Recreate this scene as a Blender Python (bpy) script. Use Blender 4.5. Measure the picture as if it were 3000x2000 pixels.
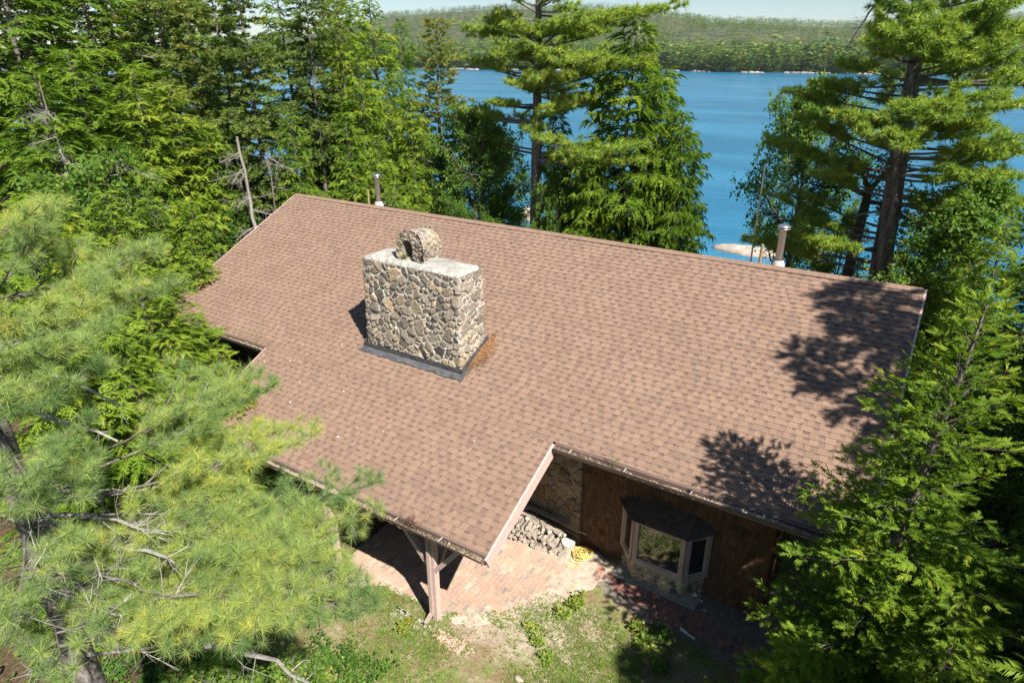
import bpy, math, random
import numpy as np
from mathutils import Vector, Matrix, Euler

for o in list(bpy.data.objects): bpy.data.objects.remove(o)
SC = bpy.context.scene
COL = SC.collection
R = math.radians
# ---------------------------------------------------------------- camera, sky, sun, exposure
CAM = np.array([19.66, -16.11, 11.11]); FPX = 1913.0; PIT = R(23.525); YAW = R(32.494)
cd = bpy.data.cameras.new('camera'); co = bpy.data.objects.new('camera', cd); COL.objects.link(co)
cd.sensor_width = 36; cd.lens = FPX/3000*36; cd.clip_start = .1; cd.clip_end = 20000
co.location = CAM; co.rotation_euler = (R(90)-PIT, 0, YAW); SC.camera = co
SUN = np.array([.595, -.307, .743]); SUN /= np.linalg.norm(SUN)
w = bpy.data.worlds.new('World'); SC.world = w; w.use_nodes = True
nt = w.node_tree; bg = nt.nodes['Background']; sky = nt.nodes.new('ShaderNodeTexSky')
sky.sky_type = 'NISHITA'; sky.sun_disc = False; sky.sun_elevation = math.asin(SUN[2]); sky.sun_rotation = math.atan2(SUN[0], SUN[1])
sky.altitude = 200; sky.air_density = 1.0; sky.dust_density = .0; sky.ozone_density = 2.6
nt.links.new(sky.outputs[0], bg.inputs[0]); bg.inputs[1].default_value = .051
sd = bpy.data.lights.new('sun', 'SUN'); sd.energy = 5.0; sd.angle = R(.55); sd.color = (1, .945, .86)
so = bpy.data.objects.new('sun', sd); COL.objects.link(so); so.rotation_euler = Vector(SUN).to_track_quat('Z', 'Y').to_euler(); so.location = (40, -30, 60)
SC.view_settings.view_transform = 'Standard'; SC.view_settings.look = 'None'; SC.view_settings.exposure = 1.10; SC.view_settings.gamma = 1
SC.cycles.max_bounces = 6; SC.cycles.diffuse_bounces = 3; SC.cycles.glossy_bounces = 3; SC.cycles.transmission_bounces = 3
SC.cycles.transparent_max_bounces = 4; SC.cycles.use_denoising = True; SC.cycles.volume_bounces = 0
SC.render.film_transparent = False

# ---------------------------------------------------------------- measuring helper: photo pixel -> point of the place
_s, _c = math.sin, math.cos
FW = np.array([-_s(YAW)*_c(PIT), _c(YAW)*_c(PIT), -_s(PIT)]); RT = np.array([_c(YAW), _s(YAW), 0]); UP = np.cross(RT, FW)
def ray(x, y):
    d = FW+RT*(x-1500)/FPX-UP*(y-1000)/FPX
    return d/np.linalg.norm(d)
def atd(x, y, D):            # at horizontal distance D from the lens
    d = ray(x, y); return CAM+d*D/math.hypot(d[0], d[1])
def atY(x, y, Y):
    d = ray(x, y); return CAM+d*(Y-CAM[1])/d[1]
def atz(x, y, z=0.):
    d = ray(x, y); return CAM+d*(z-CAM[2])/d[2]

# ---------------------------------------------------------------- mesh helpers
def nrm(a): return a/np.maximum(np.linalg.norm(a, axis=-1, keepdims=True), 1e-9)
class Geo:
    def __init__(s): s.V = []; s.T = []; s.Q = []; s.C = []; s.n = 0
    def add(s, V, F, c=.5):
        V = np.asarray(V, float).reshape(-1, 3); F = np.asarray(F, int)
        C = np.broadcast_to(np.asarray(c, float), (len(V),)) if np.ndim(c) == 0 else np.asarray(c, float)
        s.V.append(V); s.C.append(C); (s.T if F.shape[1] == 3 else s.Q).append(F+s.n); s.n += len(V)
    def box(s, c, size, rot=None, col=.5):
        h = np.array(size)/2; P = np.array([[x, y, z] for x in (-1, 1) for y in (-1, 1) for z in (-1, 1)])*h
        if rot is not None: P = P@np.array(rot).T
        s.add(P+np.array(c), [[0, 1, 3, 2], [4, 6, 7, 5], [0, 4, 5, 1], [2, 3, 7, 6], [0, 2, 6, 4], [1, 5, 7, 3]], col)
    def beam(s, a, b, w, h, up=(0, 0, 1), col=.5):   # box from a to b
        a = np.array(a, float); b = np.array(b, float); x = nrm(b-a); u = np.array(up, float); y = nrm(np.cross(u, x)); z = np.cross(x, y)
        s.box((a+b)/2, (np.linalg.norm(b-a), w, h), np.stack([x, y, z], 1), col)
    def prism(s, poly, z0, z1, col=.5):   # vertical prism
        n = len(poly); z0 = np.broadcast_to(z0, n); z1 = np.broadcast_to(z1, n)
        V = [(p[0], p[1], z0[i]) for i, p in enumerate(poly)]+[(p[0], p[1], z1[i]) for i, p in enumerate(poly)]
        s.add(V, [[i, (i+1) % n, n+(i+1) % n, n+i] for i in range(n)], col)
        s.add(V, [[0, i+1, i] for i in range(1, n-1)]+[[n, n+i, n+i+1] for i in range(1, n-1)], col)
    def tube(s, P, r, k=6, col=.5, cap=True):
        P = np.asarray(P, float); n = len(P); r = np.broadcast_to(np.asarray(r, float), n)
        T = nrm(np.gradient(P, axis=0)); ref = np.array([0, 0, 1.]) if abs(T[0][2]) < .9 else np.array([1., 0, 0])
        A = nrm(np.cross(T, ref)); B = np.cross(T, A); th = np.arange(k)/k*2*math.pi
        V = P[:, None]+r[:, None, None]*(A[:, None]*np.cos(th)[None, :, None]+B[:, None]*np.sin(th)[None, :, None])
        i, j = np.meshgrid(np.arange(n-1), np.arange(k), indexing='ij'); i = i.ravel(); j = j.ravel(); j2 = (j+1) % k
        s.add(V.reshape(-1, 3), np.stack([i*k+j, i*k+j2, (i+1)*k+j2, (i+1)*k+j], 1), col)
        if cap and k > 4:
            for q, rev in ((0, 1), (n-1, 0)):
                vv = V[q]; f = [[0, a, a+1] for a in range(1, k-1)]; s.add(vv, [x[::-1] for x in f] if not rev else f, float(np.mean(col)))
    def lathe(s, prof, c, k=24, col=.5):
        c = np.array(c, float); th = np.arange(k)/k*2*math.pi
        V = np.array([[(r*math.cos(t), r*math.sin(t), z) for t in th] for r, z in prof]).reshape(-1, 3)+c
        n = len(prof); F = [[i*k+j, i*k+(j+1) % k, (i+1)*k+(j+1) % k, (i+1)*k+j] for i in range(n-1) for j in range(k)]
        s.add(V, F, col)
    def grid(s, P, col=.5):
        n, m = P.shape[:2]; i, j = np.meshgrid(np.arange(n-1), np.arange(m-1), indexing='ij'); i = i.ravel(); j = j.ravel()
        s.add(P.reshape(-1, 3), np.stack([i*m+j, (i+1)*m+j, (i+1)*m+j+1, i*m+j+1], 1), col if np.ndim(col) == 0 else np.asarray(col).ravel())
    def build(s, name, mat, parent=None, smooth=False, origin=None):
        V = np.concatenate(s.V); C = np.concatenate(s.C)
        if origin is not None: V = V-np.array(origin)
        T = np.concatenate(s.T) if s.T else np.zeros((0, 3), int); Q = np.concatenate(s.Q) if s.Q else np.zeros((0, 4), int)
        me = bpy.data.meshes.new(name); me.vertices.add(len(V)); me.vertices.foreach_set('co', V.astype(np.float32).ravel())
        L = np.concatenate([T.ravel(), Q.ravel()]); me.loops.add(len(L)); me.loops.foreach_set('vertex_index', L.astype(np.int32))
        st = np.concatenate([np.arange(len(T))*3, len(T)*3+np.arange(len(Q))*4]); me.polygons.add(len(st)); me.polygons.foreach_set('loop_start', st.astype(np.int32))
        at = me.attributes.new('tint', 'FLOAT', 'POINT'); at.data.foreach_set('value', C.astype(np.float32))
        me.polygons.foreach_set('use_smooth', np.full(len(st), bool(smooth)))
        me.update(calc_edges=True); me.validate()
        me.materials.append(mat)
        o = bpy.data.objects.new(name, me); COL.objects.link(o)
        if origin is not None: o.location = origin
        if parent is not None: o.parent = parent
        return o
def tag(o, label=None, cat=None, group=None, kind=None):
    if label: o['label'] = label
    if cat: o['category'] = cat
    if group: o['group'] = group
    if kind: o['kind'] = kind
    return o
def empty(name, loc, label=None, cat=None, group=None):
    o = bpy.data.objects.new(name, None); COL.objects.link(o); o.location = loc; o.empty_display_size = .3
    return tag(o, label, cat, group)
def copy_tree(o, parent=None):
    c = o.copy(); COL.objects.link(c); c.parent = parent
    for ch in list(o.children): copy_tree(ch, c)
    return c

# ---------------------------------------------------------------- materials
def mat(name):
    m = bpy.data.materials.new(name); m.use_nodes = True; return m, m.node_tree, m.node_tree.nodes['Principled BSDF']
def nd(t, typ, **k):
    n = t.nodes.new(typ)
    for a, b in k.items():
        if a.startswith('i_'):
            key = a[2:]; key = int(key) if key.isdigit() else key.replace('_', ' '); n.inputs[key].default_value = b
        else: setattr(n, a, b)
    return n
def ramp(t, stops, fac, interp='LINEAR'):
    n = t.nodes.new('ShaderNodeValToRGB'); n.color_ramp.interpolation = interp; e = n.color_ramp.elements
    while len(e) < len(stops): e.new(.5)
    for i, (p, c) in enumerate(stops): e[i].position = p; e[i].color = (*c, 1) if len(c) == 3 else c
    t.links.new(fac, n.inputs[0]); return n.outputs[0]
def coords(t, scale=None):
    c = t.nodes.new('ShaderNodeTexCoord'); o = c.outputs['Object']
    if scale is not None:
        m = nd(t, 'ShaderNodeMapping'); m.inputs['Scale'].default_value = scale; t.links.new(o, m.inputs[0]); o = m.outputs[0]
    return o
def noise(t, sc, det=4, vec=None, rough=.55, dist=0):
    n = nd(t, 'ShaderNodeTexNoise'); n.inputs['Scale'].default_value = sc; n.inputs['Detail'].default_value = det; n.inputs['Roughness'].default_value = rough; n.inputs['Distortion'].default_value = dist
    t.links.new(vec if vec is not None else coords(t), n.inputs['Vector']); return n.outputs['Fac']
def mixc(t, a, b, f, mode='MIX'):
    n = t.nodes.new('ShaderNodeMix'); n.data_type = 'RGBA'; n.blend_type = mode
    for i, v in ((0, f), (6, a), (7, b)):
        if isinstance(v, (int, float)): n.inputs[i].default_value = v
        elif isinstance(v, tuple): n.inputs[i].default_value = (*v, 1)
        else: t.links.new(v, n.inputs[i])
    return n.outputs[2]
def mth(t, op, a, b=0.):
    n = t.nodes.new('ShaderNodeMath'); n.operation = op
    for i, v in ((0, a), (1, b)):
        if isinstance(v, (int, float)): n.inputs[i].default_value = v
        else: t.links.new(v, n.inputs[i])
    return n.outputs[0]
def bump(t, b, h, strength=.5, dist=.02):
    n = nd(t, 'ShaderNodeBump'); n.inputs['Strength'].default_value = strength; n.inputs['Distance'].default_value = dist
    t.links.new(h, n.inputs['Height']); t.links.new(n.outputs[0], b.inputs['Normal'])
def attr(t, name='tint'):
    n = nd(t, 'ShaderNodeAttribute'); n.attribute_name = name; return n.outputs['Fac']
def tinted(name, stops, rough=.85, nsc=30, namt=.35, bs=.3, bd=.01, spec=.3, interp='LINEAR', big=None):
    m, t, b = mat(name); c = ramp(t, stops, attr(t), interp)
    nz = noise(t, nsc, 5); c = mixc(t, c, ramp(t, [(.3, (1-namt,)*3), (.7, (1+namt*.6,)*3)], nz), 1.0, 'MULTIPLY')
    if big: c = mixc(t, c, ramp(t, [(.35, (1-big[1],)*3), (.65, (1,)*3)], noise(t, big[0], 3)), 1.0, 'MULTIPLY')
    t.links.new(c, b.inputs['Base Color']); b.inputs['Roughness'].default_value = rough; b.inputs['Specular IOR Level'].default_value = spec
    if bs: bump(t, b, nz, bs, bd)
    return m
def leaf_mat(name, stops, trans=.35, rough=.55, spec=.12, objvar=.12):
    m, t, b = mat(name); tt = attr(t); oi = nd(t, 'ShaderNodeObjectInfo')
    tt = mth(t, 'ADD', tt, mth(t, 'MULTIPLY', mth(t, 'SUBTRACT', oi.outputs['Random'], .5), objvar*2))
    c = ramp(t, stops, tt); t.links.new(c, b.inputs['Base Color']); b.inputs['Roughness'].default_value = rough; b.inputs['Specular IOR Level'].default_value = spec
    tr = nd(t, 'ShaderNodeBsdfTranslucent'); c2 = mixc(t, c, (1.25, 1.3, .45), 1.0, 'MULTIPLY'); t.links.new(c2, tr.inputs[0])
    mx = nd(t, 'ShaderNodeMixShader'); mx.inputs[0].default_value = trans; t.links.new(b.outputs[0], mx.inputs[1]); t.links.new(tr.outputs[0], mx.inputs[2])
    t.links.new(mx.outputs[0], t.nodes['Material Output'].inputs['Surface']); return m

M = {}
M['shingle'] = tinted('roof_shingle', [(0, (.088, .060, .052)), (.22, (.140, .095, .079)), (.45, (.183, .122, .096)), (.7, (.228, .150, .111)), (1, (.268, .176, .127))], .92, 90, .18, .15, .004, .2, big=(1.1, .06))
M['roof_wood'] = tinted('soffit_wood', [(0, (.05, .035, .03)), (1, (.10, .07, .06))], .8)
M['trim'] = tinted('mauve_brown_paint', [(0, (.13, .09, .08)), (1, (.60, .45, .40))], .6, 14, .14, .15, .004)
M['gutter'] = tinted('gutter_metal', [(0, (.085, .055, .05)), (1, (.20, .135, .12))], .45, 20, .2, .1, .003)
M['bracket'] = tinted('gutter_strap', [(0, (.38, .36, .33)), (1, (.55, .52, .48))], .5)
M['debris'] = tinted('gutter_litter', [(0, (.05, .04, .03)), (.5, (.20, .15, .10)), (1, (.42, .36, .28))], .95, 45, .6, .6, .02)
M['stone'] = tinted('field_stone', [(0, (.72, .69, .63)), (.12, (.66, .63, .57)), (.16, (.10, .095, .09)), (.3, (.20, .16, .12)), (.45, (.27, .235, .195)), (.6, (.33, .25, .165)), (.75, (.27, .245, .22)), (.88, (.38, .32, .23)), (1, (.46, .34, .20))], .85, 13, .38, .5, .012)
M['stone_warm'] = tinted('wall_stone', [(0, (.42, .42, .41)), (.12, (.38, .38, .37)), (.16, (.08, .065, .045)), (.35, (.22, .145, .08)), (.55, (.31, .21, .11)), (.75, (.25, .20, .145)), (1, (.42, .31, .17))], .8, 12, .4, .5, .012)
M['stone_pale'] = tinted('bay_stone', [(0, (.62, .68, .70)), (.12, (.58, .64, .66)), (.16, (.08, .06, .05)), (.35, (.40, .29, .16)), (.6, (.58, .48, .30)), (.8, (.22, .14, .09)), (1, (.62, .53, .34))], .8, 12, .35, .5, .012)
M['concrete'] = tinted('concrete', [(0, (.25, .25, .24)), (1, (.42, .40, .36))], .9, 9, .3, .35, .01, big=(2.2, .25))
M['lead'] = tinted('lead_flashing', [(0, (.035, .037, .04)), (.5, (.10, .10, .105)), (1, (.2, .2, .2))], .55, 12, .4, .3, .01, .5)
M['shake'] = tinted('cedar_shake', [(0, (.035, .018, .010)), (.4, (.105, .053, .029)), (.75, (.17, .088, .045)), (1, (.25, .14, .072))], .85, 18, .35, .4, .006)
M['boards'] = tinted('dark_board', [(0, (.03, .02, .015)), (1, (.07, .045, .035))], .85, 18)
M['brick'] = tinted('paving_brick', [(0, (.30, .25, .21)), (.3, (.42, .31, .25)), (.6, (.52, .31, .23)), (1, (.60, .40, .28))], .92, 20, .25, .4, .006, big=(1.3, .2))
M['darkstone'] = tinted('dark_stone', [(0, (.04, .05, .05)), (1, (.12, .13, .13))], .7, 8)
M['rock'] = tinted('granite', [(0, (.12, .09, .065)), (.5, (.30, .25, .20)), (1, (.44, .39, .33))], .9, 3, .3, .6, .05)
M['bark'] = tinted('grey_bark', [(0, (.045, .035, .03)), (.5, (.125, .105, .09)), (1, (.26, .24, .215))], .95, 16, .5, .8, .02)
M['pinebark'] = tinted('pine_bark', [(0, (.05, .043, .038)), (.5, (.17, .15, .135)), (1, (.32, .29, .26))], .95, 10, .5, 1., .04)
M['dead'] = tinted('bare_grey_wood', [(0, (.08, .07, .06)), (.5, (.23, .21, .19)), (1, (.42, .39, .36))], .95, 25, .35, .4, .006)
M['log'] = tinted('log_bark', [(0, (.12, .095, .075)), (1, (.50, .43, .35))], .95, 25, .4, .6, .01)
M['cut'] = tinted('cut_wood', [(0, (.36, .33, .29)), (1, (.68, .62, .53))], .9, 40, .3)
M['plank'] = tinted('sawn_plank', [(0, (.10, .08, .07)), (.5, (.42, .31, .22)), (1, (.62, .5, .38))], .8, 20, .25)
M['rope'] = tinted('yellow_rope', [(0, (.45, .30, .05)), (1, (.75, .60, .18))], .7, 60, .3)
M['white'] = tinted('white_plastic', [(0, (.7, .75, .8)), (1, (.8, .82, .85))], .4)
M['pinkclay'] = tinted('crumbled_brick', [(0, (.5, .3, .25)), (1, (.62, .42, .35))], .95, 30)
m, t, b = mat('galvanised_steel'); b.inputs['Base Color'].default_value = (.55, .56, .58, 1); b.inputs['Metallic'].default_value = .9
t.links.new(ramp(t, [(.3, (.22,)*3), (.7, (.42,)*3)], noise(t, 12, 3)), b.inputs['Roughness']); M['steel'] = m
m, t, b = mat('copper_pipe'); b.inputs['Base Color'].default_value = (.33, .27, .14, 1); b.inputs['Roughness'].default_value = .55; b.inputs['Metallic'].default_value = .3; M['copper'] = m
m, t, b = mat('window_glass'); b.inputs['Base Color'].default_value = (.012, .014, .013, 1); b.inputs['Roughness'].default_value = .015; b.inputs['IOR'].default_value = 2.1; b.inputs['Specular IOR Level'].default_value = .8
bump(t, b, noise(t, 3, 2), .05, .02); M['glass'] = m
# foliage
M['f_pine'] = leaf_mat('pine_needles', [(0, (.05, .12, .03)), (.35, (.12, .23, .05)), (.65, (.23, .34, .06)), (1, (.38, .44, .07))], .36)
M['f_pine_near'] = leaf_mat('pine_needles_near', [(0, (.11, .20, .07)), (.3, (.25, .36, .13)), (.55, (.38, .46, .14)), (.85, (.56, .56, .11)), (1, (.56, .48, .1))], .38)
M['f_hemlock'] = leaf_mat('hemlock_needles', [(0, (.04, .095, .012)), (.4, (.12, .215, .024)), (.7, (.235, .325, .034)), (1, (.38, .37, .045))], .40)
M['f_spruce'] = leaf_mat('spruce_needles', [(0, (.04, .075, .022)), (.45, (.12, .18, .04)), (.8, (.21, .255, .055)), (1, (.32, .23, .08))], .32)
M['f_cedar'] = leaf_mat('cedar_scales', [(0, (.04, .10, .012)), (.4, (.105, .20, .022)), (.7, (.22, .31, .03)), (1, (.42, .43, .045))], .40)
M['f_maple'] = leaf_mat('broad_leaves', [(0, (.04, .10, .022)), (.5, (.11, .21, .035)), (.85, (.22, .31, .05)), (1, (.36, .32, .06))], .42)
M['f_weed'] = leaf_mat('weed_leaves', [(0, (.09, .16, .03)), (.5, (.20, .29, .05)), (.8, (.38, .41, .09)), (1, (.50, .36, .14))], .3)
M['f_straw'] = leaf_mat('dry_straw', [(0, (.16, .11, .07)), (.6, (.36, .28, .17)), (1, (.5, .42, .28))], .2)
M['f_red'] = leaf_mat('turning_leaves', [(0, (.04, .09, .03)), (.4, (.09, .13, .03)), (.6, (.22, .09, .05)), (.85, (.3, .06, .05)), (1, (.5, .4, .4))], .35)
M['f_far'] = leaf_mat('far_foliage', [(0, (.035, .09, .03)), (.35, (.075, .15, .038)), (.6, (.15, .22, .045)), (.85, (.24, .25, .055)), (1, (.30, .17, .06))], .15, objvar=0)

# ================================================================ SETTING: ground, lake, hills
rng = np.random.default_rng(7)
def smooth(a, b, x): x = np.clip((x-a)/(b-a), 0, 1); return x*x*(3-2*x)
def wob(x, y): return np.sin(x*.31+y*.17)+.6*np.sin(x*.13-y*.41+1.3)+.4*np.sin(x*.71+y*.63+2.1)
def gh(x, y):     # ground height
    x = np.asarray(x, float); y = np.asarray(y, float)
    shore = 30+2*np.sin(x*.11)+1.2*np.sin(x*.29+1)+np.maximum(0, -x-20)*.15
    h = -2.6*smooth(6.5, 24, y)-5*smooth(0, 14, y-shore+6)
    far = smooth(1.5, 9, np.maximum(np.abs(x-10)-10.5, np.maximum(-y-10, y-6)))
    return h-.006+far*.16*wob(x, y)
gx = np.concatenate([np.linspace(-150, -30, 40), np.linspace(-29, 45, 190), np.linspace(46, 150, 36)])
gy = np.concatenate([np.linspace(-120, -27, 30), np.linspace(-26, 44, 180), np.linspace(46, 70, 8)])
X, Y = np.meshgrid(gx, gy, indexing='ij'); g = Geo(); g.grid(np.stack([X, Y, gh(X, Y)], -1))
m, t, b = mat('ground')
n1 = noise(t, .8, 6, rough=.7); n2 = noise(t, 9, 6, rough=.75); n3 = noise(t, 60, 4, rough=.7)
soil = ramp(t, [(.3, (.17, .125, .08)), (.5, (.32, .25, .17)), (.7, (.50, .42, .31))], n2)
litter = ramp(t, [(.3, (.09, .06, .035)), (.5, (.22, .14, .08)), (.7, (.36, .24, .15))], n3)
green = ramp(t, [(.3, (.07, .12, .02)), (.6, (.18, .24, .05)), (.75, (.33, .34, .12))], n3)
c = mixc(t, soil, green, ramp(t, [(.42, (0,)*3), (.58, (.8,)*3)], n1)); c = mixc(t, c, litter, ramp(t, [(.45, (0,)*3), (.62, (.75,)*3)], noise(t, 1.7, 5)))
sx = nd(t, 'ShaderNodeSeparateXYZ'); t.links.new(coords(t), sx.inputs[0])
# woodland floor away from the yard
sandm = nd(t, 'ShaderNodeVectorMath', operation='DISTANCE'); mp_ = nd(t, 'ShaderNodeMapping'); mp_.inputs['Scale'].default_value = (.45, 1, 1); t.links.new(coords(t), mp_.inputs[0]); t.links.new(mp_.outputs[0], sandm.inputs[0]); sandm.inputs[1].default_value = (6.0, -7.0, 0)
sf = mth(t, 'ADD', sandm.outputs['Value'], mth(t, 'MULTIPLY', noise(t, 1.6, 7, rough=.75), 2.2)); c = mixc(t, c, ramp(t, [(.3, (.26, .20, .15)), (.5, (.44, .36, .28)), (.7, (.58, .50, .41))], noise(t, 4, 8, rough=.8)), ramp(t, [(.42, (1,)*3), (.58, (0,)*3)], mth(t, 'DIVIDE', sf, 4.2)))
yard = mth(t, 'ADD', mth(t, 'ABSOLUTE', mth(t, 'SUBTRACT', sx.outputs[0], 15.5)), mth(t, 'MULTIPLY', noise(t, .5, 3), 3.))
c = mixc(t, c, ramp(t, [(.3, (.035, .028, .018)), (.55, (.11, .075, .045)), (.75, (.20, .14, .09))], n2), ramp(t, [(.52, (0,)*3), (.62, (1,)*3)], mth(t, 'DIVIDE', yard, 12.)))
t.links.new(c, b.inputs['Base Color']); b.inputs['Roughness'].default_value = .95; b.inputs['Specular IOR Level'].default_value = .1
bump(t, b, mth(t, 'ADD', n2, mth(t, 'MULTIPLY', n3, .6)), .8, .04)
tag(g.build('ground', m, smooth=True), kind='structure')

g = Geo(); g.grid(np.array([[(x, y, -3.) for y in (16, 60, 300, 1500)] for x in np.linspace(-3500, 2500, 9)]))
m, t, b = mat('lake_water'); b.inputs['Base Color'].default_value = (.012, .10, .22, 1); b.inputs['Roughness'].default_value = .16; b.inputs['IOR'].default_value = 1.33
mp = coords(t, (.55, 1.6, 1)); w1 = noise(t, .9, 5, mp, .62, .4); w2 = noise(t, .035, 3, coords(t, (.5, 1.5, 1)), .6)
t.links.new(ramp(t, [(.38, (.012, .125, .24)), (.62, (.03, .19, .33))], w2), b.inputs['Base Color'])
bump(t, b, w1, .9, .30); tag(g.build('lake', m), kind='structure')

def crest(s):     # far skyline height at y=2500 as a function of the bearing
    px = np.array([-1.9, -1.3, -1.05, -.9, -.75, -.6, -.45, -.3, -.1, .15, .8])
    hh = np.array([60, 90, 120, 178, 198, 196, 168, 128, 112, 118, 100])
    return np.interp(s, px, hh)
def hh(x, y):
    s = (x-CAM[0])/(y-CAM[1]); k = (y-700)/1800
    prof = .10*smooth(.0, .12, k)+.9*smooth(.12, 1., k)
    return -4+4*smooth(0, .03, k)+(crest(s)-14)*prof+(6*wob(x/60, y/60))*smooth(.1, .5, k)
ys = 706+np.concatenate([np.linspace(0, 60, 8), np.linspace(80, 2100, 50)]); ss = np.linspace(-2.2, .9, 130)
Y, S = np.meshgrid(ys, ss, indexing='ij'); X = CAM[0]+S*(Y-CAM[1]); yy = Y+20*np.sin(X/55)+12*np.sin(X/23)
g = Geo(); g.grid(np.stack([X, yy, hh(X, Y)], -1)); m, t, b = mat('hill_soil'); b.inputs['Roughness'].default_value = 1
t.links.new(ramp(t, [(.3, (.03, .045, .02)), (.7, (.09, .09, .035))], noise(t, .03, 5)), b.inputs['Base Color']); tag(g.build('hills', m, smooth=True), kind='structure')
# far wood
def cards(n, rad, hgt, r, kind):
    # n leafy triangles spread through one crown of unit size
    if kind == 0:
        z = r.random(n)**.8; rr = (1-z)**.8*r.uniform(.4, 1.0, n)+.04
    else:
        z = r.uniform(.15, 1, n); rr = np.sqrt(np.clip(1-((z-.5)/.52)**2, 0, 1))*r.uniform(.55, 1, n)
    a = r.uniform(0, 6.283, n); c = np.stack([rr*np.cos(a)*rad, rr*np.sin(a)*rad, z*hgt], 1)
    sz = .23*rad; V = c[:, None]+r.normal(0, 1, (n, 3, 3))*sz*np.array([.8, .8, .30*.35/.3*.2]); return V
def far_wood():
    r = np.random.default_rng(3); g = Geo()
    bank = [[cards(60, 1, 1, r, k) for _ in range(10)] for k in (0, 1)]
    N = 21000; u = r.random(N)**1.7; Yp = 712+u*2000; s = r.uniform(-1.6, .42, N)
    e = 2200; Yp[:e] = 712+r.random(e)*70
    X = CAM[0]+s*(Yp-CAM[1]); Z = hh(X, Yp)-1; Yw = Yp+20*np.sin(X/55)+12*np.sin(X/23)
    H = r.uniform(9, 17, N)*(1+.25*(Yp < 790)); k = np.where(r.random(N) < np.where(Yp < 900, .62, .3), 0, 1)
    H = H*(1+.6*u); W = np.where(k == 0, H*.27, H*.42)*(1+.35*u); Vs = []; Cs = []
    base = np.where(k == 0, r.uniform(.05, .42, N), r.uniform(.35, .80, N)); base = np.where(r.random(N) < .025, .95, base)
    for q in (0, 1):
        for v in range(10):
            idx = np.where((k == q) & (np.arange(N) % 10 == v))[0]; U = bank[q][v]
            P = U[None]*np.stack([W[idx], W[idx], H[idx]], 1)[:, None, None, :]+np.stack([X[idx], Yw[idx], Z[idx]], 1)[:, None, None, :]
            Vs.append(P.reshape(-1, 3)); Cs.append(np.repeat(base[idx], 60*3)+np.repeat(r.normal(0, .05, len(idx)*60), 3))
    V = np.concatenate(Vs); g.add(V, np.arange(len(V)).reshape(-1, 3), np.concatenate(Cs)); return g
fo = far_wood().build('far_woodland', M['f_far']); tag(fo, 'mixed green wood covering the hills across the lake', 'woodland', kind='stuff')
# shore stones across the lake
g = Geo(); r = np.random.default_rng(5)
for i in range(420):
    x = r.uniform(-900, 260)
    if math.sin(x*.045)+math.sin(x*.117+1) < -.1: continue
    if 1: y0 = 700+20*math.sin(x/55)+12*math.sin(x/23)+r.uniform(3, 7); sx_ = r.uniform(1., 4); g.lathe([(sx_, -1), (sx_*.9, .5*r.random()+.3), (.1, r.uniform(.7, 1.4))], (x, y0, -2.9), 6, r.uniform(.4, 1))
tag(g.build('shore_stones', M['rock']), 'pale stones strung along the far lake shore', 'shore stones', kind='stuff')
def far_cabin(px, Yd, wd, c, label):
    p = atY(px, 190, Yd); z = -1.5; e = empty('lake_cabin', (p[0], Yd, z), label, 'cabin')
    g = Geo(); g.box((0, 0, 2), (wd, 5, 4)); o = g.build('wall', c, e)
    g = Geo(); g.box((0, -1.6, 4.7), (wd+1, 4.2, .3), Euler((R(28), 0, 0)).to_matrix()); g.box((0, 1.6, 4.7), (wd+1, 4.2, .3), Euler((R(-28), 0, 0)).to_matrix()); g.build('roof', M['boards'], e)
    for q in (-.25, .25):
        g = Geo(); g.box((q*wd, -2.52, 2.2), (wd*.25, .08, 1.4)); g.build('window', M['boards'], e)
far_cabin(2142, 712, 9, M['bracket'], 'white cabin among the trees on the far lake shore')
far_cabin(2238, 714, 8, M['roof_wood'], 'dark brown low cabin on the far shore right of the white cabin')

# ================================================================ FOLIAGE KITS
def needle_tris(base, d, side, w):
    return np.stack([base-side*w/2, base+side*w/2, base+d], 1)
def kit_tuft(seed, n=44, L=1., w=.035, emin=.35, emax=1.55):
    r = np.random.default_rng(seed); a = r.uniform(0, 6.283, n); e = r.uniform(emin, emax, n)
    d = np.stack([np.cos(e), np.sin(e)*np.cos(a), np.sin(e)*np.sin(a)], 1)*r.uniform(.75, 1.05, n)[:, None]*L
    d[:, 2] -= .12*np.abs(d[:, 1]); b0 = np.stack([r.uniform(-.35, .12, n), np.zeros(n), np.zeros(n)], 1)
    side = nrm(np.cross(d, r.normal(size=(n, 3)))); V = needle_tris(b0, d, side, w*L)
    return V, r.normal(0, .10, n)
def kit_spray(seed, n=9, w=.16, flat=.06, droop=.25, ang=.85, sub=True):
    # flat evergreen spray pointing +X, unit long
    r = np.random.default_rng(seed); Vs = []
    for i in range(n):
        s = (i+.6)/n; x0 = np.array([s*.85, 0, -droop*s*s])
        for sg in (-1, 1):
            l = (.46*(1-s*.65))*r.uniform(.75, 1.15); a = sg*(ang+r.uniform(-.15, .15)); d = np.array([math.cos(a), math.sin(a), r.uniform(-flat, flat)*2-.25*droop])*l
            pw = w*l*.9+.02; n_ = nrm(np.cross(d, [0, 0, 1])+r.normal(0, .12, 3)); m_ = x0+d*.45
            Vs += [[x0, m_+n_*pw*.5, x0+d], [x0, x0+d, m_-n_*pw*.5]]
    d = np.array([1., 0, -droop]); Vs += [[(0, -.02, 0), (.5, .07, -droop*.25), d], [(0, .02, 0), d, (.5, -.07, -droop*.25)]]
    V = np.array(Vs); c = np.repeat(r.normal(0, .07, len(V)//2), 2)+.12*(V[:, :, 0].mean(1)-.5); return V, c
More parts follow.
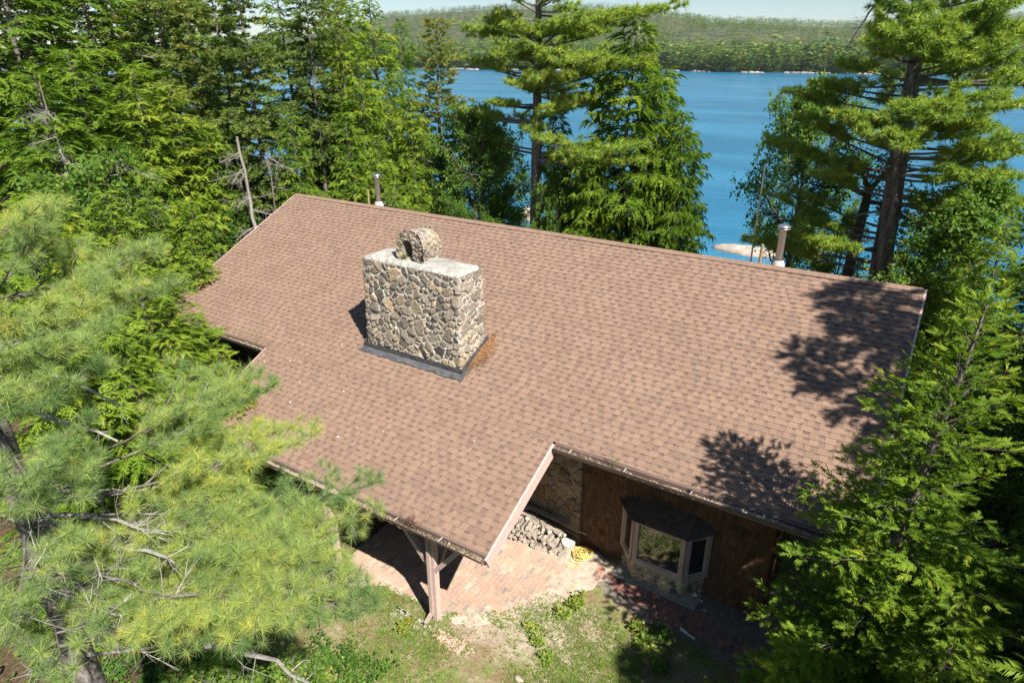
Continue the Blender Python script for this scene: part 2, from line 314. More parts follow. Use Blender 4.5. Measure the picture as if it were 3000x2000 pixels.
def kit_bush(seed, n=20, w=.13):
    # bushy spruce shoot: short stiff blades all round +X
    r = np.random.default_rng(seed); a = r.uniform(0, 6.283, n); s = r.random(n); l = r.uniform(.28, .5, n)*(1-.5*s)
    d = np.stack([.6*l+.1, np.cos(a)*l, np.sin(a)*l*.7], 1); b0 = np.stack([s*.8, np.zeros(n), -.1*s*s], 1)
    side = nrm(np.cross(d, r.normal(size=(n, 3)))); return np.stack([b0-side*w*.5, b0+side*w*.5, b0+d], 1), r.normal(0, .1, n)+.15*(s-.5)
def kit_leaves(seed, n=10, size=.30, spread=.5):
    r = np.random.default_rng(seed); Vs = []; cs = []
    for i in range(n):
        c = r.normal(0, spread*.5, 3)*np.array([1.2, 1, .45])+np.array([.3, 0, 0]); nn = nrm(np.array([0, 0, 1.])+r.normal(0, .45, 3)); a = nrm(np.cross(nn, r.normal(size=3))); b_ = np.cross(nn, a); s = size*r.uniform(.6, 1.15)
        p = [c-a*s*.5, c-a*s*.08+b_*s*.36, c+a*s*.55, c-a*s*.08-b_*s*.36]; k = r.normal(0, .11)
        Vs += [[p[0], p[1], p[2]], [p[0], p[2], p[3]]]; cs += [k, k]
    return np.array(Vs), np.array(cs)
KIT = {
 'tuft_near': [kit_tuft(i, 84, 1, .027, .25, 1.75) for i in range(6)],
 'tuft': [kit_tuft(10+i, 26, 1, .12) for i in range(6)],
 'spray': [kit_spray(20+i) for i in range(5)],
 'spray_far': [kit_spray(30+i, 5, .34, .1, .3) for i in range(5)],
 'cedar': [kit_spray(40+i, 8, .2, .2, .12, .7) for i in range(6)],
 'bush': [kit_bush(50+i) for i in range(5)],
 'leaf': [kit_leaves(60+i) for i in range(6)],
 'droop': [kit_spray(70+i, 7, .24, .25, .7, .6) for i in range(5)],
}
def scatter(g, kit, P, F, U, S, C, r):
    P = np.asarray(P); F = nrm(np.asarray(F)); U = np.asarray(U); L = nrm(np.cross(U, F)); U = np.cross(F, L); K = KIT[kit]; pick = r.integers(0, len(K), len(P))
    for k, (V, c) in enumerate(K):
        i = np.where(pick == k)[0]
        if not len(i): continue
        s = S[i][:, None, None, None]; W = P[i][:, None, None]+s*(V[None, :, :, 0:1]*F[i][:, None, None]+V[None, :, :, 1:2]*L[i][:, None, None]+V[None, :, :, 2:3]*U[i][:, None, None])
        g.add(W.reshape(-1, 3), np.arange(W.size//3).reshape(-1, 3), (C[i][:, None]+c[None]).repeat(3, axis=1).ravel())

def twigs_on(curve, tang, svals, lens, fan, lift, r, kitstep):
    """side twigs on a branch curve; returns spray positions and directions"""
    P = []; D = []; W = []
    for q, (s, l) in enumerate(zip(svals, lens)):
        p = curve(s); t_ = nrm(tang(s)); side = nrm(np.cross([0, 0, 1], t_)); sg = 1 if q % 2 else -1
        a = fan*r.uniform(.75, 1.2); d = nrm(t_*math.cos(a)+side*sg*math.sin(a)+np.array([0, 0, lift+r.normal(0, .08)]))
        n = max(1, int(l/kitstep)); u = (np.arange(n)+r.random())/n
        u = np.clip(u, .12, 1); pts = p+d*l*u[:, None]; pts[:, 2] -= .16*l*u*u
        P.append(pts); D.append(np.broadcast_to(d, (n, 3))+r.normal(0, .22, (n, 3))); W.append((p, p+d*l-np.array([0, 0, .16*l])))
    return P, D, W

def conifer(seed, H=16, lo=1.5, Rm=3.2, nb=110, kit='spray_far', size=.34, step=.2, droop=.3, e0=.15, dens=1., tint=.45, dead=.0, mat_f='f_hemlock', trunk_r=.16, ragged=.25, top=.75, lean=(0, 0), gaps=.0, flatU=.25, wood='bark', tipbright=.12, prof=None):
    r = np.random.default_rng(seed); gt = Geo(); gf = Geo(); GD = []
    bend = r.normal(0, .12, 2); tz = np.linspace(0, H, 14)
    ax = lambda z: np.stack([lean[0]*z/H+bend[0]*np.sin(z/H*4), lean[1]*z/H+bend[1]*np.sin(z/H*3+1), z+0*z], -1)
    gt.tube(ax(tz), trunk_r*(1-tz/H)**.8+.012, 8, .55+.2*np.sin(np.arange(14*8)))
    P = []; D = []; S = []; C = []; az = r.uniform(0, 6.28)
    for i in range(nb):
        tt = (i+.5)/nb; z = lo+(H-lo)*tt**.92; az += 2.4+r.normal(0, .35)
        rp = (prof(tt) if prof else (1-tt)**top)*(.82+.18*math.sin(tt*23+seed)); L = Rm*rp*r.uniform(1-ragged, 1+ragged*.6)+.12
        if gaps and r.random() < gaps: L *= .45
        e = e0+.75*tt**2+r.normal(0, .08); out = np.array([math.cos(az), math.sin(az), 0]); b0 = ax(np.array([z]))[0]; dr = droop*r.uniform(.7, 1.3)
        cur = lambda s, b0=b0, out=out, L=L, e=e, dr=dr: b0+out*L*s+np.array([0, 0, 1.])*L*(e*s-dr*s*s)
        tan = lambda s, out=out, e=e, dr=dr: out+np.array([0, 0, 1.])*(e-2*dr*s)
        sv = np.linspace(0, 1, 6); pts = np.array([cur(s) for s in sv]); rb = (.007+.009*L)*(1-.85*sv)
        if r.random() < dead*(1.6-tt*1.5):
            if len(GD) >= 10: continue
            gd = Geo(); GD.append(gd); gd.tube(pts, rb*.8, 4, r.uniform(.3, 1), False)
            for q in range(int(5+L*5)):
                s = r.uniform(.3, 1); p = cur(s); d = nrm(tan(s)+r.normal(0, .8, 3)-np.array([0, 0, .25]))*r.uniform(.2, .6)*min(1, L*.6); gd.tube([p, p+d*.5+r.normal(0, .04, 3), p+d], [.010, .007, .003], 3, r.uniform(.2, 1), False)
            continue
        gt.tube(pts, rb, 4, r.uniform(.2, .7), False)
        n = max(3, int(L/.11*dens)); sv = np.linspace(.16, 1, n)+r.normal(0, .02, n); ln = L*.42*(1.08-sv)*r.uniform(.7, 1.25, n)+.10
        p, d, wv = twigs_on(cur, tan, np.clip(sv, .1, 1), ln, .85, -.05, r, step)
        p.append(np.array([cur(1.)])); d.append(np.array([tan(1.)])); p = np.concatenate(p); d = np.concatenate(d)
        P.append(p); D.append(d); S.append(size*r.uniform(.75, 1.2, len(p))); rel = np.linalg.norm(p[:, :2]-b0[:2], axis=1)/max(L, .1)
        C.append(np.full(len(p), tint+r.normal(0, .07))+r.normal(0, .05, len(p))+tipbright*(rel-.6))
    P = np.concatenate(P); D = np.concatenate(D); S = np.concatenate(S); C = np.concatenate(C)
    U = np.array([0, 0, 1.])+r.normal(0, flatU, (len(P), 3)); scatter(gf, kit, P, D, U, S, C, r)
    root = bpy.data.objects.new('tree', None)
    COL.objects.link(root)
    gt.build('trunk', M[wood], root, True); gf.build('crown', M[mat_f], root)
    for gd in GD: gd.build('dead_branch', M['dead'], root)
    return root

def broadleaf(seed, H=9, lo=2.5, Rm=3., n1=9, n2=9, size=.5, tint=.5, mat_f='f_maple', kit='leaf', trunk_r=.13, density=1., wood='bark', fork=.35, flat=.6):
    r = np.random.default_rng(seed); gt = Geo(); gf = Geo(); P = []; D = []
    zs = np.linspace(0, H*.9, 10); bx, by = r.normal(0, .25, 2); ax = lambda z: np.array([bx*math.sin(z/H*3), by*math.sin(z/H*2.5), z])
    gt.tube([ax(z) for z in zs], trunk_r*(1-zs/H)**.7, 8, .5)
    for i in range(n1):
        tt = (i+.5)/n1; z = lo+(H-lo)*.8*tt; az = i*2.4+r.normal(0, .4); L = Rm*(math.sin(math.pi*(.25+.7*tt)))*r.uniform(.75, 1.1)
        d0 = nrm(np.array([math.cos(az), math.sin(az), .45+.9*tt])); p0 = ax(z); c1 = p0+d0*L*.5+r.normal(0, .15, 3); c2 = c1+nrm(d0+np.array([0, 0, .1])+r.normal(0, .2, 3))*L*.5
        gt.tube([p0, (p0+c1)/2+r.normal(0, .05, 3), c1, c2], np.array([.55, .42, .28, .1])*trunk_r*(1-.4*tt)+.006, 5, r.uniform(.3, .7), False)
        for j in range(n2):
            s = r.uniform(.3, 1); b0 = p0+(c2-p0)*s; d = nrm(d0*.7+r.normal(0, .75, 3)*np.array([1, 1, flat])); l = L*r.uniform(.22, .5); e = b0+d*l
            gt.tube([b0, b0+d*l*.5+r.normal(0, .05, 3), e], [.022, .014, .006], 4, r.uniform(.2, .7), False)
            m_ = int(6*density)+1; u = r.uniform(.3, 1.1, m_); P.append(b0+d*l*u[:, None]+r.normal(0, .16*L*.35+.05, (m_, 3))*np.array([1, 1, .5])); D.append(d+r.normal(0, .5, (m_, 3)))
    P = np.concatenate(P); D = np.concatenate(D); S = size*r.uniform(.7, 1.2, len(P)); C = tint+r.normal(0, .1, len(P)); U = np.array([0, 0, 1.])+r.normal(0, .35, (len(P), 3)); scatter(gf, kit, P, D, U, S, C, r)
    root = bpy.data.objects.new('tree', None); COL.objects.link(root); gt.build('trunk', M[wood], root, True); gf.build('crown', M[mat_f], root); return root

def pine_branch(gt, lists, p0, p1, r, rad=.05, spread=.9, sag=.15, s0=.3, tsp=.12, twsp=.16, tint=.5, lift=.38, sub=.5, upc=.35, droopy=0.):
    p0 = np.array(p0, float); p1 = np.array(p1, float); L = np.linalg.norm(p1-p0); mid = (p0+p1)/2-np.array([0, 0, sag*L*.5])+r.normal(0, .03*L, 3)
    cur = lambda s: (1-s)**2*p0+2*s*(1-s)*mid+s*s*p1
    tan = lambda s: 2*(1-s)*(mid-p0)+2*s*(p1-mid)
    sv = np.linspace(0, 1, 9); gt.tube([cur(s) for s in sv], rad*(1-.88*sv)+.004, 6, r.uniform(.35, .8), False)
    n = max(4, int(L*(1-s0)/twsp)); ct = tint+r.normal(0, .05)
    for q in range(n):
        s = s0+(1-s0)*(q+r.random()*.6)/n; u_ = (s-s0)/(1-s0); l = spread*(.35+.65*math.sin(math.pi*min(1, .15+u_*.8)))*r.uniform(.7, 1.15); l *= (1.15-.75*u_)
        t_ = nrm(tan(s)); side = nrm(np.cross([0, 0, 1], t_)); sg = 1 if q % 2 else -1; a = r.uniform(.55, 1.05)
        d = nrm(t_*math.cos(a)+side*sg*math.sin(a)+np.array([0, 0, lift*r.uniform(.2, 1.4)-droopy*u_])); b0 = cur(s); e = b0+d*l
        gt.tube([b0, b0+d*l*.5-np.array([0, 0, .02]), e], [.010+.004*l, .008, .004], 3, r.uniform(.3, .8), False)
        m_ = max(1, int(l*.8/tsp)); u = np.linspace(.28, 1, m_); lists[0].append(b0+d*l*u[:, None]+r.normal(0, .02, (m_, 3))); dd = d+np.array([0, 0, upc])+r.normal(0, .25, (m_, 3)); lists[1].append(dd); lists[2].append(ct+r.normal(0, .06, m_))
        k = int(sub*l/.11)
        for _ in range(k):
            u = r.uniform(.3, .9); sd_ = nrm(np.cross([0, 0, 1], d))*(1 if _ % 2 else -1); d2 = nrm(d*.7+sd_*.7+np.array([0, 0, .15+r.normal(0, .15)])); l2 = r.uniform(.12, .32)*min(1, l); c0 = b0+d*l*u
            m2 = max(1, int(l2/tsp)); w_ = np.linspace(.6, 1, m2) if m2 > 1 else np.array([1.]); lists[0].append(c0+d2*l2*w_[:, None]); lists[1].append(d2+np.array([0, 0, upc])+r.normal(0, .2, (m2, 3))); lists[2].append(ct+r.normal(0, .07, m2))
    lists[0].append(np.array([p1])); lists[1].append(np.array([tan(1.)])); lists[2].append(np.array([ct]))
def dead_twigs(g, p0, p1, r, n=18, rad=.02, ln=.5):
    p0 = np.array(p0, float); p1 = np.array(p1, float); mid = (p0+p1)/2+r.normal(0, .08, 3); sv = np.linspace(0, 1, 7); cur = lambda s: (1-s)**2*p0+2*s*(1-s)*mid+s*s*p1
    g.tube([cur(s)+r.normal(0, .012, 3) for s in sv], rad*(1-.8*sv)+.004, 5, r.uniform(.4, 1), False)
    for i in range(n):
        s = r.uniform(.15, 1); b0 = cur(s); d = nrm(nrm(p1-p0)*.7+r.normal(0, .7, 3)); l = ln*r.uniform(.3, 1.1)*(1.1-s*.6); e = b0+d*l+r.normal(0, .04, 3); m_ = b0+d*l*.5+r.normal(0, .03, 3); g.tube([b0, m_, e], [.0055, .004, .0015], 3, r.uniform(.1, 1), False)
        for _ in range(3): g.tube([m_, m_+nrm(d+r.normal(0, .8, 3))*l*.5], [.003, .001], 3, r.uniform(.1, 1), False)

# ================================================================ THE COTTAGE
TH = R(24.94); T = math.tan(TH); RZ = 6.5; LX = 20.; D1 = 5.83; D2 = 8.30; XA = 5.13; XB = 14.15; WY = -4.3
house = empty('cottage', (0, 0, 0), 'low brown shingled lakeside cottage with stone chimney, porch post and bay window', 'house')
def shingles(sgn, spans, seed):
    r = np.random.default_rng(seed); g = Geo(); e = .1415; V = np.array([0, -sgn*math.cos(TH), -math.sin(TH)]); N = np.array([0, -sgn*math.sin(TH), math.cos(TH)]); O = np.array([0, 0, RZ])
    q = lambda x, v, n: O+np.array([x, 0, 0])+V*v+N*(n+.006*math.sin(x*1.31+.7)*math.sin(v*1.9+1)+.004*math.sin(x*3.7)*math.sin(v*5.1))
    for x0, x1, v0, v1 in spans:
        for k in range(int(round(v0/e)), int(math.ceil(v1/e-.01))):
            a = k*e; b_ = min((k+1)*e, v1+.02); x = x0; tab = r.random() < .5; hb = .012+.006; rowt = r.normal(0, .03); Vs = []; Fs = []; Cs = []
            def quad(A, c):
                n = len(Vs); Vs.extend(A); Fs.append([n, n+1, n+2, n+3]); Cs.extend([c]*4)
            while x < x1-1e-6:
                w_ = r.uniform(.09, .22) if tab else r.uniform(.05, .14); xe = min(x+w_, x1)
                if tab:
                    c = r.choice([.95, .85, .75, .64], p=[.4, .3, .2, .1])+rowt+r.normal(0, .02)
                    if r.random() < .10: xm = (x+xe)/2
                    quad([q(x, a-.01, .007), q(x, b_, hb), q(xe, b_, hb), q(xe, a-.01, .007)], c)
                    quad([q(x, b_, hb), q(x, b_, .002), q(xe, b_, .002), q(xe, b_, hb)], .12)
                    quad([q(xe, a, .008), q(xe, b_, hb), q(xe, b_, .002), q(xe, a, .002)], .25)
                else:
                    c = r.choice([.56, .68, .8], p=[.3, .35, .35])+rowt; m_ = a+(b_-a)*r.uniform(.22, .42); h2 = hb-.005; dk = r.uniform(.26, .5)
                    quad([q(x, a-.01, .001), q(x, m_, .004), q(xe, m_, .004), q(xe, a-.01, .001)], dk)
                    quad([q(x, m_, .004), q(x, b_, h2), q(xe, b_, h2), q(xe, m_, .004)], c)
                    quad([q(x, b_, h2), q(x, b_, .002), q(xe, b_, .002), q(xe, b_, h2)], .12)
                x = xe; tab = not tab
            g.add(Vs, Fs, Cs)
    return g
rf = shingles(1, [(0, LX, 0, D1/math.cos(TH)), (XA, XB, D1/math.cos(TH), D2/math.cos(TH))], 1).build('roof', M['shingle'], house)
tag(rf, 'brown asphalt shingle front slope of the roof')
tag(shingles(-1, [(0, LX, 0, 7.2/math.cos(TH))], 2).build('roof', M['shingle'], house), 'back slope of the roof facing the lake')
# roof deck (solid under the shingles)
def deck(y0, y1, x0, x1, sgn=1):
    g = Geo(); zt = lambda d: RZ-T*d-.016; P = []
    for x in (x0, x1):
        for d in (y0, y1):
            for th in (0, .2): P.append((x, -sgn*d, zt(d)-th))
    g.add(P, [[0, 1, 3, 2], [4, 6, 7, 5], [0, 4, 5, 1], [2, 3, 7, 6], [0, 2, 6, 4], [1, 5, 7, 3]], .5); return g
g = deck(0, D1, .02, LX-.02); 
for args in ((D1-.0, D2-.02, XA+.02, XB-.02),):
    h = deck(*args); g.V += h.V; g.Q += [f+g.n for f in h.Q]; g.C += h.C; g.n += h.n
h = deck(0, 7.18, .02, LX-.02, -1); g.V += h.V; g.Q += [f+g.n for f in h.Q]; g.C += h.C; g.n += h.n
g.build('roof_deck', M['roof_wood'], house)
# ridge cap
g = Geo(); r = np.random.default_rng(4); x = .03
while x < LX-.05:
    xe = min(x+.145, LX-.03); c = r.uniform(.55, .82)
    for sg in (1, -1):
        A = [(x, 0, RZ+.030), (x, -sg*.15, RZ-.15*T+.038), (xe, -sg*.15, RZ-.15*T+.030), (xe, 0, RZ+.024)]; g.add(A, [[0, 1, 2, 3]], c)
        B = [A[1], (x, -sg*.15, RZ-.15*T+.010), (xe, -sg*.15, RZ-.15*T+.010), A[2]]; g.add(B, [[0, 1, 2, 3]], .08)
    x = xe
g.build('ridge_cap', M['shingle'], house)
# fascia boards
def rake(x, d0, d1, sgn=1, side=1, dep=.27):
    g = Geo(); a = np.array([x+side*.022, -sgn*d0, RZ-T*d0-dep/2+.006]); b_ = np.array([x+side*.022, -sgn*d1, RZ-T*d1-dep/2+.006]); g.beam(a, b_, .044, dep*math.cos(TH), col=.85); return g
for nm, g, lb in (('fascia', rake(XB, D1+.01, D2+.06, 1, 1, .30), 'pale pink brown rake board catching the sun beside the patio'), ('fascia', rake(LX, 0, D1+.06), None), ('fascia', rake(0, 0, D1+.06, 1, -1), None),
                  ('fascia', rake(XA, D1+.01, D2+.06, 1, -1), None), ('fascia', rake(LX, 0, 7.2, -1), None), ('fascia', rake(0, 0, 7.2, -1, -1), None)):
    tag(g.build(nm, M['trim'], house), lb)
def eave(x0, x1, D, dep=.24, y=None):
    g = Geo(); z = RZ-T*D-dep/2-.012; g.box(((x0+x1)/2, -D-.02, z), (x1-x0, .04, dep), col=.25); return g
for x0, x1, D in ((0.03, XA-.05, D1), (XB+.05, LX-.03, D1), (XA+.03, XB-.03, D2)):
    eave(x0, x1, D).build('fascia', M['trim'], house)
eave(.03, LX-.03, 0).V
def gutter(x0, x1, D, seed):
    r = np.random.default_rng(seed); z = RZ-T*D-.035; y = -D-.042; w_ = .155; hgt = .12
    prof = [(0, 0), (0, -hgt), (-w_*.62, -hgt), (-w_, -hgt*.45), (-w_, 0), (-w_-.012, .004), (-w_-.012, -.014), (-w_+.006, -.014), (-w_+.006, -hgt*.42), (-w_*.6, -hgt+.006), (-.006, -hgt+.006), (-.006, 0)]
    g = Geo(); n = len(prof); V = [(x, y+p[0], z+p[1]) for x in (x0, x1) for p in prof]; F = [[i, (i+1) % n, n+(i+1) % n, n+i] for i in range(n)]; g.add(V, F, .45)
    for x in (x0, x1): g.box((x, y-w_/2, z-hgt/2), (.006, w_*.9, hgt*.96), col=.9)
    o = g.build('gutter', M['gutter'], house)
    g = Geo(); xs = np.arange(x0+.02, x1-.02, .035); ys = np.linspace(.01, w_-.008, 5); X, Yg = np.meshgrid(xs, ys, indexing='ij'); Z = z-.062+.022*np.sin(X*1.7+seed)+r.normal(0, .012, X.shape)
    g.grid(np.stack([X, y-Yg, Z], -1), np.clip(.62+.3*np.sin(X*.9+seed*2)+r.normal(0, .2, X.shape), 0, 1)); g.build('litter', M['debris'], o)
    x = x0+.35
    while x < x1-.1:
        g = Geo(); g.box((x, y-w_/2, z+.002), (.022, w_-.02, .006)); g.build('strap', M['bracket'], o); x += r.uniform(1.05, 1.4)
    return o
gm = [gutter(.05, XA-.06, D1, 1), gutter(XB+.09, LX-.05, D1, 2), gutter(XA+.02, XB-.02, D2, 3)]
# ---- stone work
def dist_cells(Pw, seeds, wgt):
    f1 = np.full(len(Pw), 9e9); f2 = f1.copy(); id1 = np.zeros(len(Pw), int)
    for i in range(len(seeds)):
        d = np.sqrt(((Pw-seeds[i])**2).sum(1))/wgt[i]; a = d < f1; f2 = np.where(a, f1, np.minimum(f2, d)); id1 = np.where(a, i, id1); f1 = np.where(a, d, f1)
    return f1, f2, id1
def stone_grid(g, P, Nn, seed, size=(.07, .17), amp=.03, mort=.011, closeu=False):
    r = np.random.default_rng(seed); n, m_ = P.shape[:2]; F = P.reshape(-1, 3); NN = Nn.reshape(-1, 3)
    step = max(1, len(F)//9000); cand = F[r.permutation(len(F))[:6000]]; seeds = []; rad = []
    for c in cand:
        rr = size[0]+(size[1]-size[0])*r.random()**1.7
        if all(np.sum((c-s)**2) > ((rr+q)*.62)**2 for s, q in zip(seeds, rad)): seeds.append(c); rad.append(rr)
    seeds = np.array(seeds); rad = np.array(rad); W = F.copy(); k = 13.
    W = W+.016*np.stack([np.sin(F[:, 1]*k*1.3+F[:, 2]*k+1), np.sin(F[:, 2]*k*1.1+F[:, 0]*k*.9), np.sin(F[:, 0]*k*1.2+F[:, 1]*k)], 1)+.008*np.sin(F[:, [2, 0, 1]]*41+F[:, [1, 2, 0]]*33)
    f1, f2, idx = dist_cells(W, seeds, rad/rad.mean()); e = (f2-f1)*rad[idx]/rad.mean(); mask = smooth(mort*.75, mort*2.2, e)
    hr = r.uniform(.45, 1.1, len(seeds)); tilt = r.normal(0, .25, (len(seeds), 3)); loc = F-seeds[idx]
    h = mask*(amp*hr[idx]+(loc*tilt[idx]).sum(1)*.5*mask)+.005*mask*np.sin(F[:, 0]*29+3*np.sin(F[:, 2]*23+idx)+idx*1.7)*np.sin(F[:, 2]*31+2*np.sin(F[:, 0]*19)+F[:, 1]*37)
    colr = r.uniform(.2, .98, len(seeds)); c = np.where(e > mort, colr[idx]+.05*np.sin(F[:, 0]*17+4*np.sin(F[:, 2]*13+idx)+F[:, 1]*21), np.where(e > mort*.85, .15, .05))  # dark rim between stone and mortar: gap shadow put into the tint
    g.grid((F+NN*h[:, None]).reshape(n, m_, 3), np.clip(c, 0, 1).reshape(n, m_)); return g
def round_rect(x0, x1, y0, y1, rc, st):
    pts = []; 
    for (cx, cy, a0) in ((x1-rc, y0+rc, -90), (x1-rc, y1-rc, 0), (x0+rc, y1-rc, 90), (x0+rc, y0+rc, 180)):
        for a in np.linspace(a0, a0+90, 6): pts.append((cx+rc*math.cos(R(a)), cy+rc*math.sin(R(a)), math.cos(R(a)), math.sin(R(a))))
    pts.append(pts[0]); pts = np.array(pts); seg = np.concatenate([[0], np.cumsum(np.linalg.norm(np.diff(pts[:, :2], axis=0), axis=1))]); s = np.arange(0, seg[-1], st); s = np.append(s, seg[-1])
    o = np.stack([np.interp(s, seg, pts[:, i]) for i in range(4)], 1); o[:, 2:] = nrm(o[:, 2:]); return o
CX0, CX1, CY0, CY1, CZ = 8.10, 11.14, -4.98, -4.0, 6.60
rr = round_rect(CX0, CX1, CY0, CY1, .05, .016); zs = np.arange(3.95, CZ+.001, .016)
P = np.stack([np.broadcast_to(rr[:, 0][:, None], (len(rr), len(zs))), np.broadcast_to(rr[:, 1][:, None], (len(rr), len(zs))), np.broadcast_to(zs[None], (len(rr), len(zs)))], -1).copy()
P[..., 0] += .12*np.clip((zs-4.2)/2.4, 0, 1)[None]*(1-(P[..., 0]-CX0)/(CX1-CX0)); Nn = np.stack([np.broadcast_to(rr[:, 2][:, None], P.shape[:2]), np.broadcast_to(rr[:, 3][:, None], P.shape[:2]), np.zeros(P.shape[:2])], -1)
g = Geo(); stone_grid(g, P, Nn, 11, (.085, .23), .036, .022); chim = tag(g.build('chimney', M['stone'], house, True), 'massive fieldstone chimney rising through the roof')
# crown slab
nx, ny = 64, 24; U_, V_ = np.meshgrid(np.linspace(0, 1, nx), np.linspace(0, 1, ny), indexing='ij'); r = np.random.default_rng(12)
ex = np.minimum(U_, 1-U_)*(3.0); ey = np.minimum(V_, 1-V_)*1.0; d = np.minimum(ex, ey); X = CX0+.10+(CX1-CX0-.10)*U_; Yc = CY0+(CY1-CY0)*V_
cut = np.clip(.22-ex, 0, 1)*.55; Yc = np.where(V_ > .5, Yc-cut*(V_-.5)*2*.6, Yc)
Z = CZ-.006+.035*smooth(0, .02, d)+.085*smooth(0, .35, d)+.006*np.sin(X*9)*np.sin(Yc*11)+.02*np.sin(U_*5); Z = np.where(d <= 0, CZ-.05, Z)
jx = .022*np.sin(Yc*31)*(ex < .1); jy = .018*np.sin(X*27)*(ey < .05)
g = Geo(); g.grid(np.stack([X+jx, Yc+jy, Z], -1), np.clip(.75+.2*np.sin(X*3)+r.normal(0, .04, X.shape), 0, 1)); g.build('crown_slab', M['concrete'], chim, True)
# arched stone hood
hx, hy0, hy1, hz, hw, hh_ = 9.60, -4.80, -4.12, 6.68, .37, .70
def arch(w_, h_, n=60, sk=0.):
    rA = w_; st = h_-rA*.85; Lw = st; La = math.pi*w_*.93; s = np.linspace(0, 2*Lw+La, n); o = []
    for q in s:
        if q < Lw: o.append((-w_, q, -1, 0))
        elif q > Lw+La: o.append((w_, Lw-(q-Lw-La), 1, 0))
        else:
            a = math.pi*(1-(q-Lw)/La); o.append((w_*math.cos(a), st+.85*rA*math.sin(a), math.cos(a), math.sin(a)))
    return np.array(o)
ar = arch(hw, hh_, 110); dv = np.linspace(hy0, hy1, 46)
P = np.zeros((len(ar), len(dv), 3)); Nn = np.zeros_like(P); P[..., 0] = hx+ar[:, 0][:, None]; P[..., 2] = hz+ar[:, 1][:, None]; P[..., 1] = dv[None]; Nn[..., 0] = ar[:, 2][:, None]; Nn[..., 2] = ar[:, 3][:, None]
P[..., 2] += -.07*((dv-hy0)/(hy1-hy0))[None]*(ar[:, 1]/hh_)[:, None]
g = Geo(); stone_grid(g, P, Nn, 21, (.07, .14), .045, .009)
ai = arch(.16, .50, 110); ai[:, 0] -= .05; q = np.linspace(0, 1, 18); P = np.zeros((110, 18, 3)); P[..., 0] = hx+ai[:, 0][:, None]*(1-q)+ar[:, 0][:, None]*1.06*q; P[..., 2] = hz+ai[:, 1][:, None]*(1-q)+ar[:, 1][:, None]*1.04*q; P[..., 1] = hy0; Nn = np.zeros_like(P); Nn[..., 1] = -1
P = P[:, ::-1]; stone_grid(g, P, Nn, 22, (.07, .13), .04, .009); P2 = P.copy(); P2[..., 1] = hy1; stone_grid(g, P2, -Nn, 23, (.07, .13), .03, .009)
P = np.zeros((110, 8, 3)); P[..., 0] = hx+ai[:, 0][:, None]; P[..., 2] = hz+ai[:, 1][:, None]; P[..., 1] = np.linspace(hy0-.01, hy1+.02, 8)[None]; g.grid(P, .45)
hood = g.build('hood', M['stone'], chim, True); tag(hood, 'small arched stone flue hood')
g = Geo(); g.box((hx-.05, hy0+.10, hz+.03), (.26, .1, .06), col=.8); g.build('flue_brick', M['brick'], hood)
# lead flashing
def roofpt(x, d, n=0.): return np.array([x, -d-n*math.sin(TH), RZ-T*d+n*math.cos(TH)])
g = Geo(); r = np.random.default_rng(31)
def strip(A, B, Cc, Dd, nseg=14, c=.5, jag=.012):
    A, B, Cc, Dd = map(np.array, (A, B, Cc, Dd)); u = np.linspace(0, 1, nseg)[:, None]; top = A+(B-A)*u; bot = Dd+(Cc-Dd)*u; bot = bot+r.normal(0, jag, (nseg, 1))*nrm(bot-top); P = np.stack([top, (top+bot)/2+r.normal(0, .004, (nseg, 3)), bot], 1); g.grid(P, np.clip(c+r.normal(0, .12, P.shape[:2]), 0, 1))
f0 = -CY0; xl, xr = CX0-.05, CX1+.06
zb = lambda d: RZ-T*d+.02
strip((xl, -f0-.055, zb(f0)+.14), (xr, -f0-.055, zb(f0)+.14), (xr, -f0-.06, zb(f0)-.01), (xl, -f0-.06, zb(f0)-.01), 16, .2)
strip((xl-.03, -f0-.05, zb(f0)+.012), (xr, -f0-.05, zb(f0)+.012), (xr-.02, -f0-.20, zb(f0+.20)+.014), (xl-.07, -f0-.20, zb(f0+.20)+.014), 18, .38)
strip((xr+.0, -f0-.05, zb(f0)+.16), (xr+.0, CY1+.1, zb(-CY1)+.20), (xr+.005, CY1+.1, zb(-CY1)-.02), (xr+.005, -f0-.05, zb(f0)-.02), 14, .25, .005)
strip((xr-.01, -f0-.2, zb(f0+.2)+.03), (xr-.01, CY1+.1, zb(-CY1)+.03), (xr+.12, CY1+.1, zb(-CY1)+.012), (xr+.08, -f0-.24, zb(f0+.24)+.012), 14, .3)
strip((xl-.0, -f0-.05, zb(f0)+.16), (xl-.0, CY1+.1, zb(-CY1)+.20), (xl-.005, CY1+.1, zb(-CY1)-.02), (xl-.005, -f0-.05, zb(f0)-.02), 14, .25, .005)
g.build('flashing', M['lead'], chim)
r = np.random.default_rng(71); g = Geo(); Vs = []; Cs = []
for i in range(900):
    x = r.uniform(.2, LX-.2) if i % 3 else r.normal(8.5, 2.2); d = r.uniform(.2, D1-.05) if not XA+.1 < x < XB-.1 else r.uniform(.2, D2-.1); x = min(max(x, .2), LX-.2)
    if CX0-.2 < x < CX1+.2 and 3.8 < d < 5.3: continue
    p = roofpt(x, d, .03); a_ = r.uniform(0, 6.28); dd = np.array([math.cos(a_), -math.sin(a_)*math.cos(TH), -math.sin(a_)*math.sin(TH)])*r.uniform(.02, .05); s_ = np.cross(dd, [0, -math.sin(TH), math.cos(TH)]); s_ = nrm(s_)*r.uniform(.004, .012); Vs += [p-s_, p+s_, p+dd]; Cs += [r.uniform(0, .5)]*3
g.add(Vs, np.arange(len(Vs)).reshape(-1, 3), Cs); tag(g.build('roof_litter', M['debris']), 'scattered needles and leaf scraps lying on the roof', 'litter', kind='stuff')
g = Geo()
